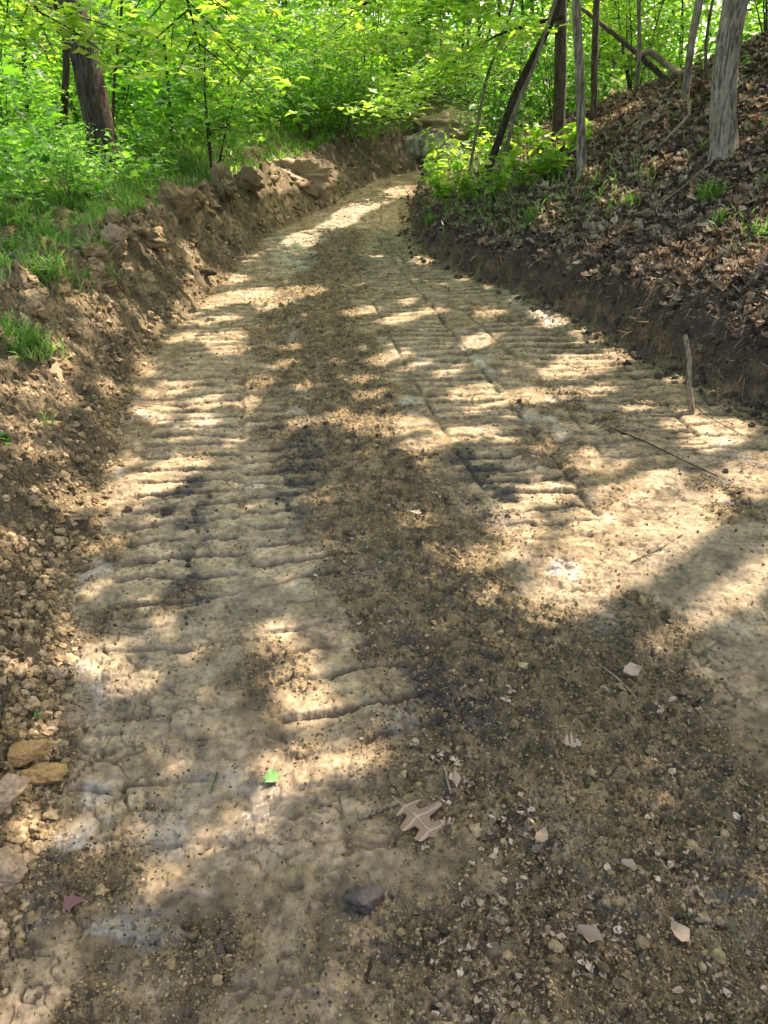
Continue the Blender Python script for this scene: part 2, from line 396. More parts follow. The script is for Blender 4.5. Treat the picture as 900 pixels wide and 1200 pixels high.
def tube(pts, rad, sides=12, rough=0.0, seed=0, flare=0, step=None, cap=True):
    pts = np.array(pts, float); rad = np.array(rad, float)
    L = np.concatenate([[0], np.cumsum(np.linalg.norm(np.diff(pts, axis=0), axis=1))])
    n = max(len(pts), int(L[-1] / step) + 1) if step else max(len(pts), 8)
    s = np.linspace(0, L[-1], n)
    # smooth the line a little
    C = np.stack([np.interp(s, L, pts[:, i]) for i in range(3)], 1)
    for _ in range(3):
        C[1:-1] = C[1:-1] * .5 + (C[:-2] + C[2:]) * .25
    r = np.interp(s, L, rad)
    t = np.gradient(C, axis=0); t /= np.linalg.norm(t, axis=1)[:, None]
    up = np.array([.3, .9, .1]) if abs(t[0][2]) > .6 else np.array([0, 0, 1.])
    e1 = np.cross(t, up); e1 /= np.linalg.norm(e1, axis=1)[:, None]; e2 = np.cross(t, e1)
    a = np.linspace(0, 2 * np.pi, sides, endpoint=False)
    A, Sg = np.meshgrid(a, s)
    rr = r[:, None] * np.ones_like(A)
    if rough: rr = rr * (1 + rough * fbm(np.cos(A) * 2.2 + seed, Sg * .8 / max(r[0], .01) * .15 + np.sin(A) * 2.2, 3, 200 + seed))
    if flare: rr = rr * (1 + flare * np.exp(-Sg / (r[0] * 2.0)) * (1 + .35 * np.cos(A * 4 + seed) + .2 * np.cos(A * 7 + seed * 2)))
    V = C[:, None, :] + rr[..., None] * (np.cos(A)[..., None] * e1[:, None, :] + np.sin(A)[..., None] * e2[:, None, :])
    V = V.reshape(-1, 3); T = []
    idx = np.arange(n * sides).reshape(n, sides); nx = np.roll(idx, -1, 1)
    q = np.stack([idx[:-1], nx[:-1], nx[1:], idx[1:]], -1).reshape(-1, 4)
    T = np.concatenate([q[:, [0, 1, 2]], q[:, [0, 2, 3]]])
    if cap:
        V = np.concatenate([V, C[-1:] + t[-1:] * r[-1] * .5, C[:1]]); k = n * sides
        T = np.concatenate([T, np.stack([idx[-1], nx[-1], np.full(sides, k)], -1), np.stack([nx[0], idx[0], np.full(sides, k + 1)], -1)])
    return V, T, np.zeros(len(T))

# ------------------------------------------------------------------ materials
def newmat(name):
    m = bpy.data.materials.new(name); m.use_nodes = True; t = m.node_tree; t.nodes.clear()
    o = t.nodes.new('ShaderNodeOutputMaterial'); return m, t, o
def N(t, typ, **kw):
    n = t.nodes.new('ShaderNode' + typ)
    for k, v in kw.items():
        if k in n.inputs: n.inputs[k].default_value = v
        else: setattr(n, k, v)
    return n
def ramp(t, stops):
    n = t.nodes.new('ShaderNodeValToRGB'); e = n.color_ramp.elements
    e[0].position, e[0].color = stops[0][0], (*stops[0][1], 1); e[1].position, e[1].color = stops[-1][0], (*stops[-1][1], 1)
    for p, c in stops[1:-1]:
        x = e.new(p); x.color = (*c, 1)
    return n
def soil_mat(name, bump=.5, fine=60, spread=.5):
    m, t, o = newmat(name)
    b = N(t, 'BsdfPrincipled'); b.inputs['Specular IOR Level'].default_value = .35
    c = N(t, 'Attribute', attribute_name='Col'); rg = N(t, 'Attribute', attribute_name='rgh')
    tc = N(t, 'TexCoord')
    n1 = N(t, 'TexNoise', Scale=fine, Detail=7.0, Roughness=.65); n2 = N(t, 'TexNoise', Scale=9.0, Detail=6.0, Roughness=.6)
    n3_ = N(t, 'TexVoronoi', Scale=fine * 1.6)
    for n in (n1, n2, n3_): t.links.new(tc.outputs['Object'], n.inputs['Vector'])
    r1 = ramp(t, [(.36, (1 - spread,) * 3), (.5, (1, 1, 1)), (.65, (1 + spread * .8,) * 3)]); t.links.new(n1.outputs[0], r1.inputs[0])
    r2 = ramp(t, [(.35, (.66, .64, .58)), (.65, (1.25, 1.22, 1.16))]); t.links.new(n2.outputs[0], r2.inputs[0])
    m1 = N(t, 'MixRGB', blend_type='MULTIPLY', Fac=1.0); m2 = N(t, 'MixRGB', blend_type='MULTIPLY', Fac=1.0)
    t.links.new(c.outputs['Color'], m1.inputs[1]); t.links.new(r1.outputs[0], m1.inputs[2])
    t.links.new(m1.outputs[0], m2.inputs[1]); t.links.new(r2.outputs[0], m2.inputs[2])
    t.links.new(m2.outputs[0], b.inputs['Base Color']); t.links.new(rg.outputs['Fac'], b.inputs['Roughness'])
    ma = N(t, 'Math', operation='MULTIPLY'); t.links.new(n3_.outputs['Distance'], ma.inputs[0]); ma.inputs[1].default_value = .6
    mb = N(t, 'Math', operation='ADD'); t.links.new(ma.outputs[0], mb.inputs[0]); t.links.new(n1.outputs[0], mb.inputs[1])
    bp = N(t, 'Bump', Strength=bump, Distance=.008); t.links.new(mb.outputs[0], bp.inputs['Height'])
    br = N(t, 'Attribute', attribute_name='brk')
    mm = N(t, 'Math', operation='MULTIPLY'); t.links.new(br.outputs['Fac'], mm.inputs[0]); mm.inputs[1].default_value = bump; t.links.new(mm.outputs[0], bp.inputs['Strength'])
    t.links.new(bp.outputs[0], b.inputs['Normal']); t.links.new(b.outputs[0], o.inputs[0]); return m
def clod_mat(name, stops, rough=.9):
    m, t, o = newmat(name); b = N(t, 'BsdfPrincipled', Roughness=rough); b.inputs['Specular IOR Level'].default_value = .3
    a = N(t, 'Attribute', attribute_name='rnd'); r = ramp(t, stops); t.links.new(a.outputs['Fac'], r.inputs[0])
    tc = N(t, 'TexCoord'); n = N(t, 'TexNoise', Scale=90.0, Detail=5.0); t.links.new(tc.outputs['Object'], n.inputs['Vector'])
    r2 = ramp(t, [(.3, (.65, .65, .63)), (.7, (1.3, 1.28, 1.25))]); t.links.new(n.outputs[0], r2.inputs[0])
    mx = N(t, 'MixRGB', blend_type='MULTIPLY', Fac=1.0); t.links.new(r.outputs[0], mx.inputs[1]); t.links.new(r2.outputs[0], mx.inputs[2])
    t.links.new(mx.outputs[0], b.inputs['Base Color'])
    bp = N(t, 'Bump', Strength=.7, Distance=.004); t.links.new(n.outputs[0], bp.inputs['Height']); t.links.new(bp.outputs[0], b.inputs['Normal'])
    t.links.new(b.outputs[0], o.inputs[0]); return m
def leaf_mat(name, stops, trans=.45, tgain=(1.9, 2.0, 1.2), gloss=.12, attr='rnd', rough=.42):
    m, t, o = newmat(name)
    a = N(t, 'Attribute', attribute_name=attr); r = ramp(t, stops); t.links.new(a.outputs['Fac'], r.inputs[0])
    oi = N(t, 'ObjectInfo'); hs = N(t, 'HueSaturation'); mr = N(t, 'MapRange'); mr.inputs['To Min'].default_value = .8; mr.inputs['To Max'].default_value = 1.2
    t.links.new(oi.outputs['Random'], mr.inputs[0]); t.links.new(mr.outputs[0], hs.inputs['Value']); t.links.new(r.outputs[0], hs.inputs['Color'])
    d = N(t, 'BsdfDiffuse'); tr = N(t, 'BsdfTranslucent'); g = N(t, 'BsdfGlossy', Roughness=rough); g.inputs['Color'].default_value = (1, 1, 1, 1)
    mu = N(t, 'MixRGB', blend_type='MULTIPLY', Fac=1.0); mu.inputs[2].default_value = (*tgain, 1)
    t.links.new(hs.outputs[0], d.inputs[0]); t.links.new(hs.outputs[0], mu.inputs[1]); t.links.new(mu.outputs[0], tr.inputs[0])
    m1 = N(t, 'MixShader', Fac=trans); t.links.new(d.outputs[0], m1.inputs[1]); t.links.new(tr.outputs[0], m1.inputs[2])
    fr = N(t, 'Fresnel', IOR=1.4); ml = N(t, 'Math', operation='MULTIPLY'); t.links.new(fr.outputs[0], ml.inputs[0]); ml.inputs[1].default_value = gloss * 3
    m2 = N(t, 'MixShader'); t.links.new(ml.outputs[0], m2.inputs[0]); t.links.new(m1.outputs[0], m2.inputs[1]); t.links.new(g.outputs[0], m2.inputs[2])
    t.links.new(m2.outputs[0], o.inputs[0]); return m
def bark_mat(name, c1, c2, c3, sc_=14, stretch=.3, bump=.8):
    m, t, o = newmat(name); b = N(t, 'BsdfPrincipled', Roughness=.9); b.inputs['Specular IOR Level'].default_value = .2
    tc = N(t, 'TexCoord'); mp = N(t, 'Mapping'); mp.inputs['Scale'].default_value = (1, 1, stretch); t.links.new(tc.outputs['Object'], mp.inputs[0])
    n = N(t, 'TexNoise', Scale=sc_ * 2, Detail=8.0, Roughness=.7, Distortion=.6); v = N(t, 'TexVoronoi', Scale=sc_ * 2.5, feature='DISTANCE_TO_EDGE')
    t.links.new(mp.outputs[0], n.inputs['Vector']); t.links.new(mp.outputs[0], v.inputs['Vector'])
    big = N(t, 'TexNoise', Scale=3.0, Detail=4.0); t.links.new(tc.outputs['Object'], big.inputs['Vector'])
    r = ramp(t, [(.3, c1), (.52, c2), (.72, c3)]); t.links.new(n.outputs[0], r.inputs[0])
    r2 = ramp(t, [(.35, (.75, .8, .7)), (.65, (1.15, 1.12, 1.08))]); t.links.new(big.outputs[0], r2.inputs[0])
    mx = N(t, 'MixRGB', blend_type='MULTIPLY', Fac=1.0); t.links.new(r.outputs[0], mx.inputs[1]); t.links.new(r2.outputs[0], mx.inputs[2])
    t.links.new(mx.outputs[0], b.inputs['Base Color'])
    fm = N(t, 'Mapping'); fm.inputs['Scale'].default_value = (1, 1, .13); t.links.new(tc.outputs['Object'], fm.inputs[0])
    fn = N(t, 'TexNoise', Scale=sc_ * 1.7, Detail=4.0, Roughness=.55, Distortion=1.6); t.links.new(fm.outputs[0], fn.inputs['Vector'])
    rv = ramp(t, [(.38, (.32, .30, .27)), (.47, (1, 1, 1)), (.62, (1.1, 1.08, 1.04))]); t.links.new(fn.outputs[0], rv.inputs[0])
    mz = N(t, 'MixRGB', blend_type='MULTIPLY', Fac=.8); t.links.new(mx.outputs[0], mz.inputs[1]); t.links.new(rv.outputs[0], mz.inputs[2]); t.links.new(mz.outputs[0], b.inputs['Base Color'])
    ad = N(t, 'Math', operation='ADD'); t.links.new(n.outputs[0], ad.inputs[0]); t.links.new(rv.outputs[0], ad.inputs[1])
    bp = N(t, 'Bump', Strength=bump, Distance=.02); t.links.new(ad.outputs[0], bp.inputs['Height']); t.links.new(bp.outputs[0], b.inputs['Normal'])
    t.links.new(b.outputs[0], o.inputs[0]); return m

M_BOULDER = bark_mat('lichened rock', (.09, .08, .065), (.24, .215, .18), (.42, .39, .34), 3.5, .35, .6)
M_SOIL = soil_mat('soil', .6, 38, .38); M_BANK = soil_mat('bank soil', .9, 45); M_GROUND = soil_mat('forest soil', 1.0, 40)
M_CLOD = clod_mat('clay crumbs', [(0, (.035, .025, .012)), (.35, (.115, .085, .04)), (.85, (.225, .17, .085)), (.99, (.28, .215, .12)), (1, (.34, .28, .19))])
M_CLODB = clod_mat('bank clods', [(0, (.09, .065, .03)), (.5, (.19, .14, .07)), (1, (.32, .24, .14))])
M_CLODD = clod_mat('dark clods', [(0, (.025, .02, .014)), (.5, (.06, .047, .03)), (1, (.14, .10, .06))])
M_STONEY = clod_mat('yellow stone', [(0, (.24, .15, .055)), (1, (.32, .2, .08))], .8)
M_STONEG = clod_mat('grey stone', [(0, (.045, .038, .03)), (1, (.055, .046, .036))], .7)
M_STONEP = clod_mat('tan stone', [(0, (.24, .17, .10)), (1, (.3, .22, .14))], .85)
GREEN = [(0, (.025, .10, .012)), (.35, (.06, .20, .018)), (.75, (.12, .31, .025)), (1, (.24, .40, .08))]
M_LEAF = leaf_mat('green leaves', GREEN, .6, (2.3, 2.3, 1.2))
M_LEAFY = leaf_mat('yellow green leaves', [(0, (.08, .22, .014)), (.5, (.16, .35, .025)), (1, (.32, .46, .08))], .65, (2.5, 2.3, 1.3))
M_CANOPY = leaf_mat('canopy leaves', GREEN, .6, (3.6, 2.5, .6))
M_GRASS = leaf_mat('grass', [(0, (.05, .14, .015)), (.6, (.10, .25, .03)), (1, (.24, .32, .10))], .4)
M_LITTER = leaf_mat('dead leaves', [(0, (.04, .026, .016)), (.35, (.11, .08, .05)), (.65, (.27, .205, .14)), (.87, (.40, .31, .21)), (1, (.50, .42, .31))], .15, (1.1, .9, .6), .06, rough=.5)
M_BARK = bark_mat('grey brown bark', (.05, .04, .028), (.12, .10, .075), (.2, .175, .135))
M_BARKD = bark_mat('dark bark', (.025, .02, .014), (.065, .05, .036), (.12, .10, .075))
M_BARKL = bark_mat('pale bark', (.10, .085, .065), (.26, .23, .18), (.38, .35, .29), 14, .35, 1.0)
M_TWIG = bark_mat('twig bark', (.10, .08, .06), (.22, .18, .13), (.34, .30, .24), 40, .5, .4)
M_ROOT = bark_mat('root bark', (.12, .08, .05), (.24, .165, .105), (.36, .27, .19), 40, .5, .3)

# ------------------------------------------------------------------ the ground sheet
ys = [-14, -10, -7, -5, -3.5, -2.5, -1.7, -1.1, -.6, -.25, 0, .15, .3]
y = .4
while y < 130:
    ys.append(y); y += max(.0055, .00042 * y * y) if y < 10 else (.05 if y < 26 else .05 * (y / 26) ** 3)
ys = np.array(ys)
u = np.linspace(-.66, .66, 960)
m1 = .66 + np.cumsum(np.linspace(.004, .09, 34)); m1 = m1
us = np.concatenate([-m1[::-1], u, m1, ])
scl = .883 * np.maximum(ys, .3) + .75
X = us[None, :] * scl[:, None]; Y = np.repeat(ys[:, None], len(us), 1)
Z = H(X, Y)
x = X.ravel(); yv = Y.ravel(); z = Z.ravel()
a_, b_ = xl(yv), xr(yv)
wob = 0.08 * fbm(yv * 1.6, yv * 0 + 3, 3, 5)
dl = a_ - x + wob; dr = x - b_ + wob
zc = z
near_shade = (1 - ss(1.6, 3.2, yv + .8 * fbm(x * 1.2, yv * 1.2, 3, 170))) * ss(-.5, .3, fbm(x * 2.6, yv * 2.6, 4, 171) + .1)  # shade over the near road, painted as darker soil; also lowers roughness
cr = crumbmask(x, yv); wt = wetmask(x, yv) * (1 - .6 * cr); dk = darkmask(x, yv)
def C3(*c): return np.array(c, float)[None, :]
def mix(A, B, f): return A + (B - A) * f[:, None]
nA = fbm(x * 2, yv * 2, 4, 101); nB = fbm(x * 9, yv * 9, 3, 102); nC = fbm(x * .6, yv * .6, 2, 103)
roadc = mix(C3(.25, .193, .115) * np.ones((len(x), 1)), C3(.345, .262, .180), ss(-.4, .5, nA))
nM = fbm(x * 3.3, yv * 3.3, 5, 140, .68); nS = fbm(x * 14, yv * 14, 4, 141, .65)
roadc = mix(roadc, C3(.155, .118, .062), ss(-.12, .35, nM) * .8); roadc = roadc * (1 - .3 * ss(-.1, .5, nC))[:, None]
roadc = mix(roadc, C3(.13, .098, .055), ss(.12, .3, nS) * .75)
nK = fbm(x * 4.5 + 2, yv * 7, 4, 142, .62)
roadc = mix(roadc, C3(.105, .08, .045), ss(.16, .26, nK) * .75)
roadc = mix(roadc, C3(.27, .23, .15), ss(.0, .6, nC + .4 * nB) * .8)
roadc = mix(roadc, C3(.40, .31, .17), ss(.25, .6, nB) * .35)
roadc = mix(roadc, C3(.168, .125, .060), cr * np.clip(.8 + .5 * nB, 0, 1)); roadc = mix(roadc, C3(.045, .036, .022), cr * ss(-.02, .3, nS) * .8)  # crumb soil, then shade in the gaps painted into its colour
roadc = mix(roadc, C3(.26, .25, .225), wt * .75)
roadc = roadc * (np.array([[.93, .93, .90]]) * (1 - .34 * near_shade[:, None]))
fe, fc = flakes(x, yv)
roadc = roadc * (1 + .35 * fc[:, None]); roadc = mix(roadc, C3(.075, .058, .034), fe * .7)
roadc = mix(roadc, C3(.08, .066, .044), crack(x, yv) * .85)
_, tg, tp = tread(x, yv, cr)
roadc = mix(roadc, C3(.33, .26, .155), tp * (1 - tg) * .5 * (1 - .6 * cr))
roadc = mix(roadc, C3(.045, .035, .022), tg * .95)  # shade in the tread grooves painted dark into the soil colour
roadc = mix(roadc, C3(.042, .036, .026), dk * .9)
rgh = .88 - .50 * wt - .2 * near_shade + .05 * cr; rgh = np.where(dk > .3, .6, rgh)
brk = .35 + .9 * cr - .25 * wt
bankc = mix(C3(.085, .068, .036) * np.ones((len(x), 1)), C3(.20, .155, .088), ss(-.2, .6, nA + .3 * nB)); bankc = mix(bankc, C3(.085, .062, .034), ss(-.1, .5, nB) * .75)
outl = np.maximum(dl - .8, 0)
grc = mix(C3(.10, .085, .04) * np.ones((len(x), 1)), C3(.14, .115, .06), ss(-.1, .6, nA))
litc = mix(C3(.055, .04, .027) * np.ones((len(x), 1)), C3(.11, .08, .05), ss(-.3, .5, nB))
nF = fbm(yv * 5 + 3, z * 11, 4, 120)
cutc = mix(C3(.055, .038, .022) * np.ones((len(x), 1)), C3(.15, .10, .055), ss(-.1, .5, nF)); cutc = mix(cutc, C3(.035, .026, .018), ss(.16, .32, z - zroad(yv) + .1 * nF) * .8)
bankc = mix(bankc, C3(.045, .036, .022), ss(15.5, 18, yv) * .85)  # shade below the far shrubs painted into the bank colour
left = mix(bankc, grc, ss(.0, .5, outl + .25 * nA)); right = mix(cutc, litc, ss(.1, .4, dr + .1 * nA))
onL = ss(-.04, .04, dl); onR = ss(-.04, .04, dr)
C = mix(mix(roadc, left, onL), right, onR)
rgh = rgh * (1 - np.maximum(onL, onR)) + .93 * np.maximum(onL, onR); brk = brk * (1 - np.maximum(onL, onR)) + 1.0 * np.maximum(onL, onR)
VV = np.stack([x, yv, z], 1)
ny, nx_ = X.shape; idx = np.arange(ny * nx_).reshape(ny, nx_)
Q = np.stack([idx[:-1, :-1], idx[:-1, 1:], idx[1:, 1:], idx[1:, :-1]], -1).reshape(-1, 4)
fl = dl[Q].mean(1); fr_ = dr[Q].mean(1); fo = fl - .95
cls = np.where(fr_ > 0, 2, np.where(fl > .95, 3, np.where(fl > 0, 1, 0)))
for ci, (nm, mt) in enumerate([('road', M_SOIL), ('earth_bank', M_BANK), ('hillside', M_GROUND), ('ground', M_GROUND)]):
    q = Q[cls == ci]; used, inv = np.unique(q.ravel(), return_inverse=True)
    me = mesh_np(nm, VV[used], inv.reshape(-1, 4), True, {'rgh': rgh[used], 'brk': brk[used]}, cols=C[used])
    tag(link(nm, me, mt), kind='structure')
del X, Y, Z, VV, C, Q, x, yv, z

# ------------------------------------------------------------------ loose soil, crumbs, stones
def ground_pts(n, fn, x0, x1, y0, y1, dens_near=True):
    """random places, more of them near the viewer's end of the road, kept with probability fn"""
    y_ = y0 * (y1 / y0) ** rng.random(n)
    c = .883 * y_ + .75
    x_ = rng.uniform(x0, x1, n) * c
    k = rng.random(n) < fn(x_, y_)
    return x_[k], y_[k]
def litter_soil(name, n, fn, x0, x1, y0, y1, size, mat, templ, label, sink=.25, kscale=.0):
    x_, y_ = ground_pts(n, fn, x0, x1, y0, y1)
    z_ = H(x_, y_); S = size[0] * (size[1] / size[0]) ** (rng.random(len(x_)) ** 2.2) * (1 + kscale * y_)
    parts = []
    pick = rng.integers(0, len(templ), len(x_))
    for k, T in enumerate(templ):
        m = pick == k
        P = np.stack([x_[m], y_[m], z_[m] + S[m] * (.5 - sink)], 1)
        parts.append(scatter(T, P, rots(m.sum(), tilt=1.0), S[m]))
    V, Fc, A = cat(parts)
    return tag(link(name, mesh_np(name, V, Fc, False, fattrs={'rnd': A}), mat), label, kind='stuff')
def onroad(x_, y_): return ((x_ > xl(y_)) & (x_ < xr(y_))).astype(float)
litter_soil('soil_crumbs', 260000, lambda a, b: onroad(a, b) * (.10 + .90 * crumbmask(a, b)), -.56, .56, .55, 22, (.0012, .0046), M_CLOD, CL0, 'fine brown soil crumbs strewn over the dirt road', kscale=.22)
litter_soil('loose_clods', 4500, lambda a, b: onroad(a, b) * (crumbmask(a, b) ** 2) * .8, -.56, .56, .6, 20, (.004, .014), M_CLOD, CL1, 'loose clay clods lying along the track marks', kscale=.12)
litter_soil('bank_rubble', 110000, lambda a, b: (1 - ss(.0, .16, np.abs(xl(b) - a - .06))) * .9 + .30 * (1 - ss(.3, .8, np.abs(xl(b) - a - .5))) * (a < xl(b) + .02), -.66, .1, .6, 22, (.0025, .017), M_CLODB, CL1, 'clods and rubble at the foot of the left earth bank', kscale=.12)
litter_soil('cut_rubble', 30000, lambda a, b: (1 - ss(.05, .45, np.abs(a - xr(b) - .1))), .0, .66, 2.5, 22, (.004, .026), M_CLODD, CL1, 'dark crumbs fallen at the foot of the right cut', kscale=.05)
litter_soil('dark_mud_crumbs', 26000, lambda a, b: darkmask(a, b), -.4, .6, .8, 8, (.002, .012), M_CLODD, CL1, 'blackish mud crumbs in a patch on the road', kscale=.05)

BIG = [clod(2, k + 30, .5, .85, 5) for k in range(7)]
litter_soil('spoil_clods', 9000, lambda a, b: (.25 + .75 * (1 - ss(.1, .35, np.abs(xl(b) - a - .55)))) * ss(.12, .3, xl(b) - a) * (1 - ss(.75, 1.0, xl(b) - a)) * ss(2.5, 5, b), -.66, .1, 2.2, 22, (.014, .08), M_CLODB, BIG, 'torn brown clods piled along the crest of the left bank', sink=.35)
litter_soil('lip_clods', 3500, lambda a, b: (1 - ss(.0, .3, np.abs(a - xr(b) - .28))) * .7, .0, .66, 2.5, 22, (.012, .055), M_CLODD, BIG, 'dark clods crumbling from the lip of the right cut', sink=.35)
def litter(name, n, fn, x0, x1, y0, y1, size, templ, label, mat=M_LITTER, lift=.3, tilt=.5, kscale=0):
    x_, y_ = ground_pts(n, fn, x0, x1, y0, y1); z_ = H(x_, y_)
    S = rng.uniform(size[0], size[1], len(x_)) * (1 + kscale * y_); pick = rng.integers(0, len(templ), len(x_)); parts = []
    for k, T in enumerate(templ):
        m = pick == k
        P = np.stack([x_[m], y_[m], z_[m] + S[m] * lift * rng.random(m.sum())], 1)
        parts.append(scatter(T, P, rots(m.sum(), tilt=tilt), S[m]))
    V, Fc, A = cat(parts)
    return tag(link(name, mesh_np(name, V, Fc, False, fattrs={'rnd': A}), mat), label, kind='stuff')
def hillfn(a, b):
    d = a - xr(b); return ss(.10, .40, d + .22 * fbm(a * 2, b * 2, 2, 300)) * (.75 + .25 * ss(-.2, .2, fbm(a * 1.5, b * 1.5, 2, 301)))
litter('leaf_litter', 105000, hillfn, .05, .9, 2.2, 30, (.045, .105), OAKS + CRUMP, 'dry brown oak leaf litter covering the right hillside', kscale=.02, lift=.4, tilt=.5)
litter('leaf_scraps', 20000, lambda a, b: onroad(a, b) * np.clip(crumbmask(a, b) - .35, 0, 1) * ss(.0, .4, fbm(a * 2.2, b * 2.2, 2, 310) + .05), -.1, .6, .7, 7, (.008, .026), CRUMP, 'torn leaf scraps trodden into the road crumbs', lift=.15, tilt=.5)
litter('bank_leaf_litter', 2600, lambda a, b: ss(.7, 1.6, xl(b) - a) * .6, -.62, 0, 2.2, 16, (.05, .1), OAKS + CRUMP, 'scattered dead leaves on the ground above the left bank', lift=.2)

def grassfn_l(a, b):
    d = xl(b) - a; return ss(.45, .8, d + .3 * fbm(a * 1.5, b * 1.5, 2, 320) - .35 * ss(6.5, 8, b)) * ss(-.05, .3, fbm(a * 1.9, b * 1.9, 3, 321) + .08 + .22 * ss(7.5, 10, b)) * ss(3.0, 4.6, b)
def grassfn_r(a, b):
    d = a - xr(b); return ss(.3, .7, d) * ss(.30, .5, fbm(a * 1.6, b * 1.6, 2, 330)) * .35 + ss(.1, .5, d) * ss(7.5, 9, b) * (1 - ss(1.0, 2.2, d)) * .8
def grass(name, n, fn, x0, x1, y0, y1, size, label):
    x_, y_ = ground_pts(n, fn, x0, x1, y0, y1); z_ = H(x_, y_)
    S = rng.uniform(size[0], size[1], len(x_)) * (1 + .03 * y_)
    V, Fc, A = scatter(BLADE, np.stack([x_, y_, z_ - .01], 1), rots(len(x_), tilt=.35), np.stack([S * (1 + .08 * y_), S, S], 1))
    return tag(link(name, mesh_np(name, V, Fc, False, fattrs={'rnd': A}), M_GRASS), label, kind='stuff')
grass('grass', 160000, grassfn_l, -.62, .05, 2.4, 24, (.05, .15), 'short bright green grass on top of the left bank')
grass('hillside_grass', 30000, grassfn_r, .05, .75, 3, 18, (.06, .16), 'sparse green grass growing through the hillside litter')

def covfn(a, b):
    d = xl(b) - a; return ss(1.2, 2.6, d + .8 * fbm(a * .8, b * .8, 2, 340)) * ss(5.5, 7.5, b) 
def cover(name, n, fn, x0, x1, y0, y1, size, hmax, label, mat=M_LEAF, templ=(MAPLE, OVATE, SIMPLE)):
    x_, y_ = ground_pts(n, fn, x0, x1, y0, y1); z_ = H(x_, y_, False)
    S = rng.uniform(size[0], size[1], len(x_)) * (1 + .03 * y_); pick = rng.integers(0, len(templ), len(x_)); parts = []
    hh = hmax * (.5 + .8 * np.clip(fbm(x_ * 1.7, y_ * 1.7, 2, 350) + .4, 0, 1.2)) * rng.random(len(x_)) ** .7
    for k, T in enumerate(templ):
        m = pick == k
        parts.append(scatter(T, np.stack([x_[m], y_[m], z_[m] + hh[m]], 1), rots(m.sum(), tilt=.55), S[m]))
    V, Fc, A = cat(parts)
    return tag(link(name, mesh_np(name, V, Fc, False, fattrs={'rnd': A}), mat), label, kind='stuff')
cover('ground_cover', 60000, covfn, -.85, .05, 5.5, 28, (.05, .11), .5, 'low leafy ground cover under the trees left of the road')
cover('far_ground_cover', 26000, lambda a, b: ((a > xr(b) + 1) | (a < xl(b) - 1)) * .9, -.9, .9, 17, 45, (.10, .18), .9, 'leafy undergrowth on the far slopes beyond the bend', templ=(SIMPLE,))

# ------------------------------------------------------------------ where the sun gets through
LIT = [(185, 549, 62, 13, 10), (145, 577, 34, 10, 6), (195, 455, 34, 7, 8), (222, 505, 30, 8, 15), (245, 470, 20, 6), (216, 395, 25, 5, 12), (262, 350, 60, 7, 12), (330, 346, 50, 8, 8), (262, 395, 26, 6, 8), (252, 330, 40, 5, 8), (180, 478, 25, 6, 8), (270, 408, 20, 5, 5), (255, 375, 28, 5, 8),
 (470, 371, 26, 5, 14), (490, 430, 20, 5, 10), (518, 434, 18, 5), (400, 488, 18, 7), (455, 499, 50, 11, 5), (500, 521, 32, 8, 8), (555, 459, 30, 8, 6), (640, 463, 44, 7, 8), (430, 463, 18, 6), (600, 465, 20, 6),
 (690, 425, 60, 12, 12), (840, 508, 35, 13, 10), (800, 490, 26, 7, 20), (868, 560, 55, 20, 20), (700, 546, 26, 8), (705, 585, 26, 12), (745, 600, 70, 26, 15), (730, 640, 100, 36, 15), (820, 622, 45, 20, 22), (690, 680, 70, 18, 15), (650, 712, 50, 16, 5), (558, 655, 38, 11, 8), (605, 612, 28, 24), (590, 698, 28, 11), (820, 712, 75, 17, 33), (880, 655, 45, 24, 30), (640, 574, 30, 12), (770, 565, 40, 10, 10), (540, 508, 24, 8),
 (345, 762, 26, 18), (360, 815, 48, 34, -40), (420, 882, 52, 20, 18), (350, 895, 70, 26, 15), (292, 948, 34, 16, 20), (238, 1000, 28, 9, 35), (170, 1030, 50, 5, 12), (320, 738, 36, 10), (105, 772, 46, 20), (145, 795, 32, 16), (232, 762, 20, 7), (75, 740, 20, 8), (120, 640, 30, 9, 20), (110, 690, 22, 6, 20), (200, 720, 30, 6, 10),
 (30, 475, 35, 26), (60, 450, 22, 16), (75, 430, 18, 9), (122, 362, 10, 30, 20), (135, 290, 12, 12), (100, 350, 10, 14), (160, 360, 22, 5, -40), (85, 590, 26, 26), (60, 545, 16, 22), (28, 520, 20, 22), (178, 385, 14, 8), (88, 495, 12, 14), (50, 880, 20, 8), (45, 985, 20, 24), (225, 300, 6, 18), (180, 285, 18, 5), (20, 640, 14, 18), (168, 430, 10, 12),
 (868, 320, 45, 14, 30), (822, 300, 45, 10, 15), (770, 315, 26, 7), (720, 250, 20, 8), (885, 275, 14, 18), (790, 245, 16, 6), (860, 380, 30, 10, 10), (700, 300, 16, 6), (640, 270, 18, 6), (770, 205, 30, 8), (880, 150, 22, 8), (690, 215, 14, 6),
 (350, 202, 48, 20), (430, 240, 44, 8, 20), (395, 262, 30, 7, 20), (480, 225, 30, 8), (350, 285, 26, 12, 30), (300, 300, 20, 5, 20), (510, 300, 30, 6, 15), (440, 300, 20, 4), (560, 320, 26, 4, 15), (300, 210, 40, 14),
 (560, 200, 50, 22), (600, 185, 40, 20), (530, 215, 30, 20), (640, 165, 20, 20), (790, 1108, 14, 14), (690, 1092, 10, 14), (893, 968, 8, 14), (470, 985, 14, 10)]
_r = random.Random(5)
LIT += [(_r.uniform(630, 900), _r.uniform(90, 400), _r.uniform(5, 20), _r.uniform(3, 7), 15) for _ in range(55)]
LIT += [(_r.uniform(180, 820), _r.uniform(320, 640), _r.uniform(7, 20), _r.uniform(2.5, 5.5), 10) for _ in range(60)]
LIT += [(_r.uniform(0, 330), _r.uniform(190, 620), _r.uniform(4, 12), _r.uniform(4, 12), 30) for _ in range(30)]
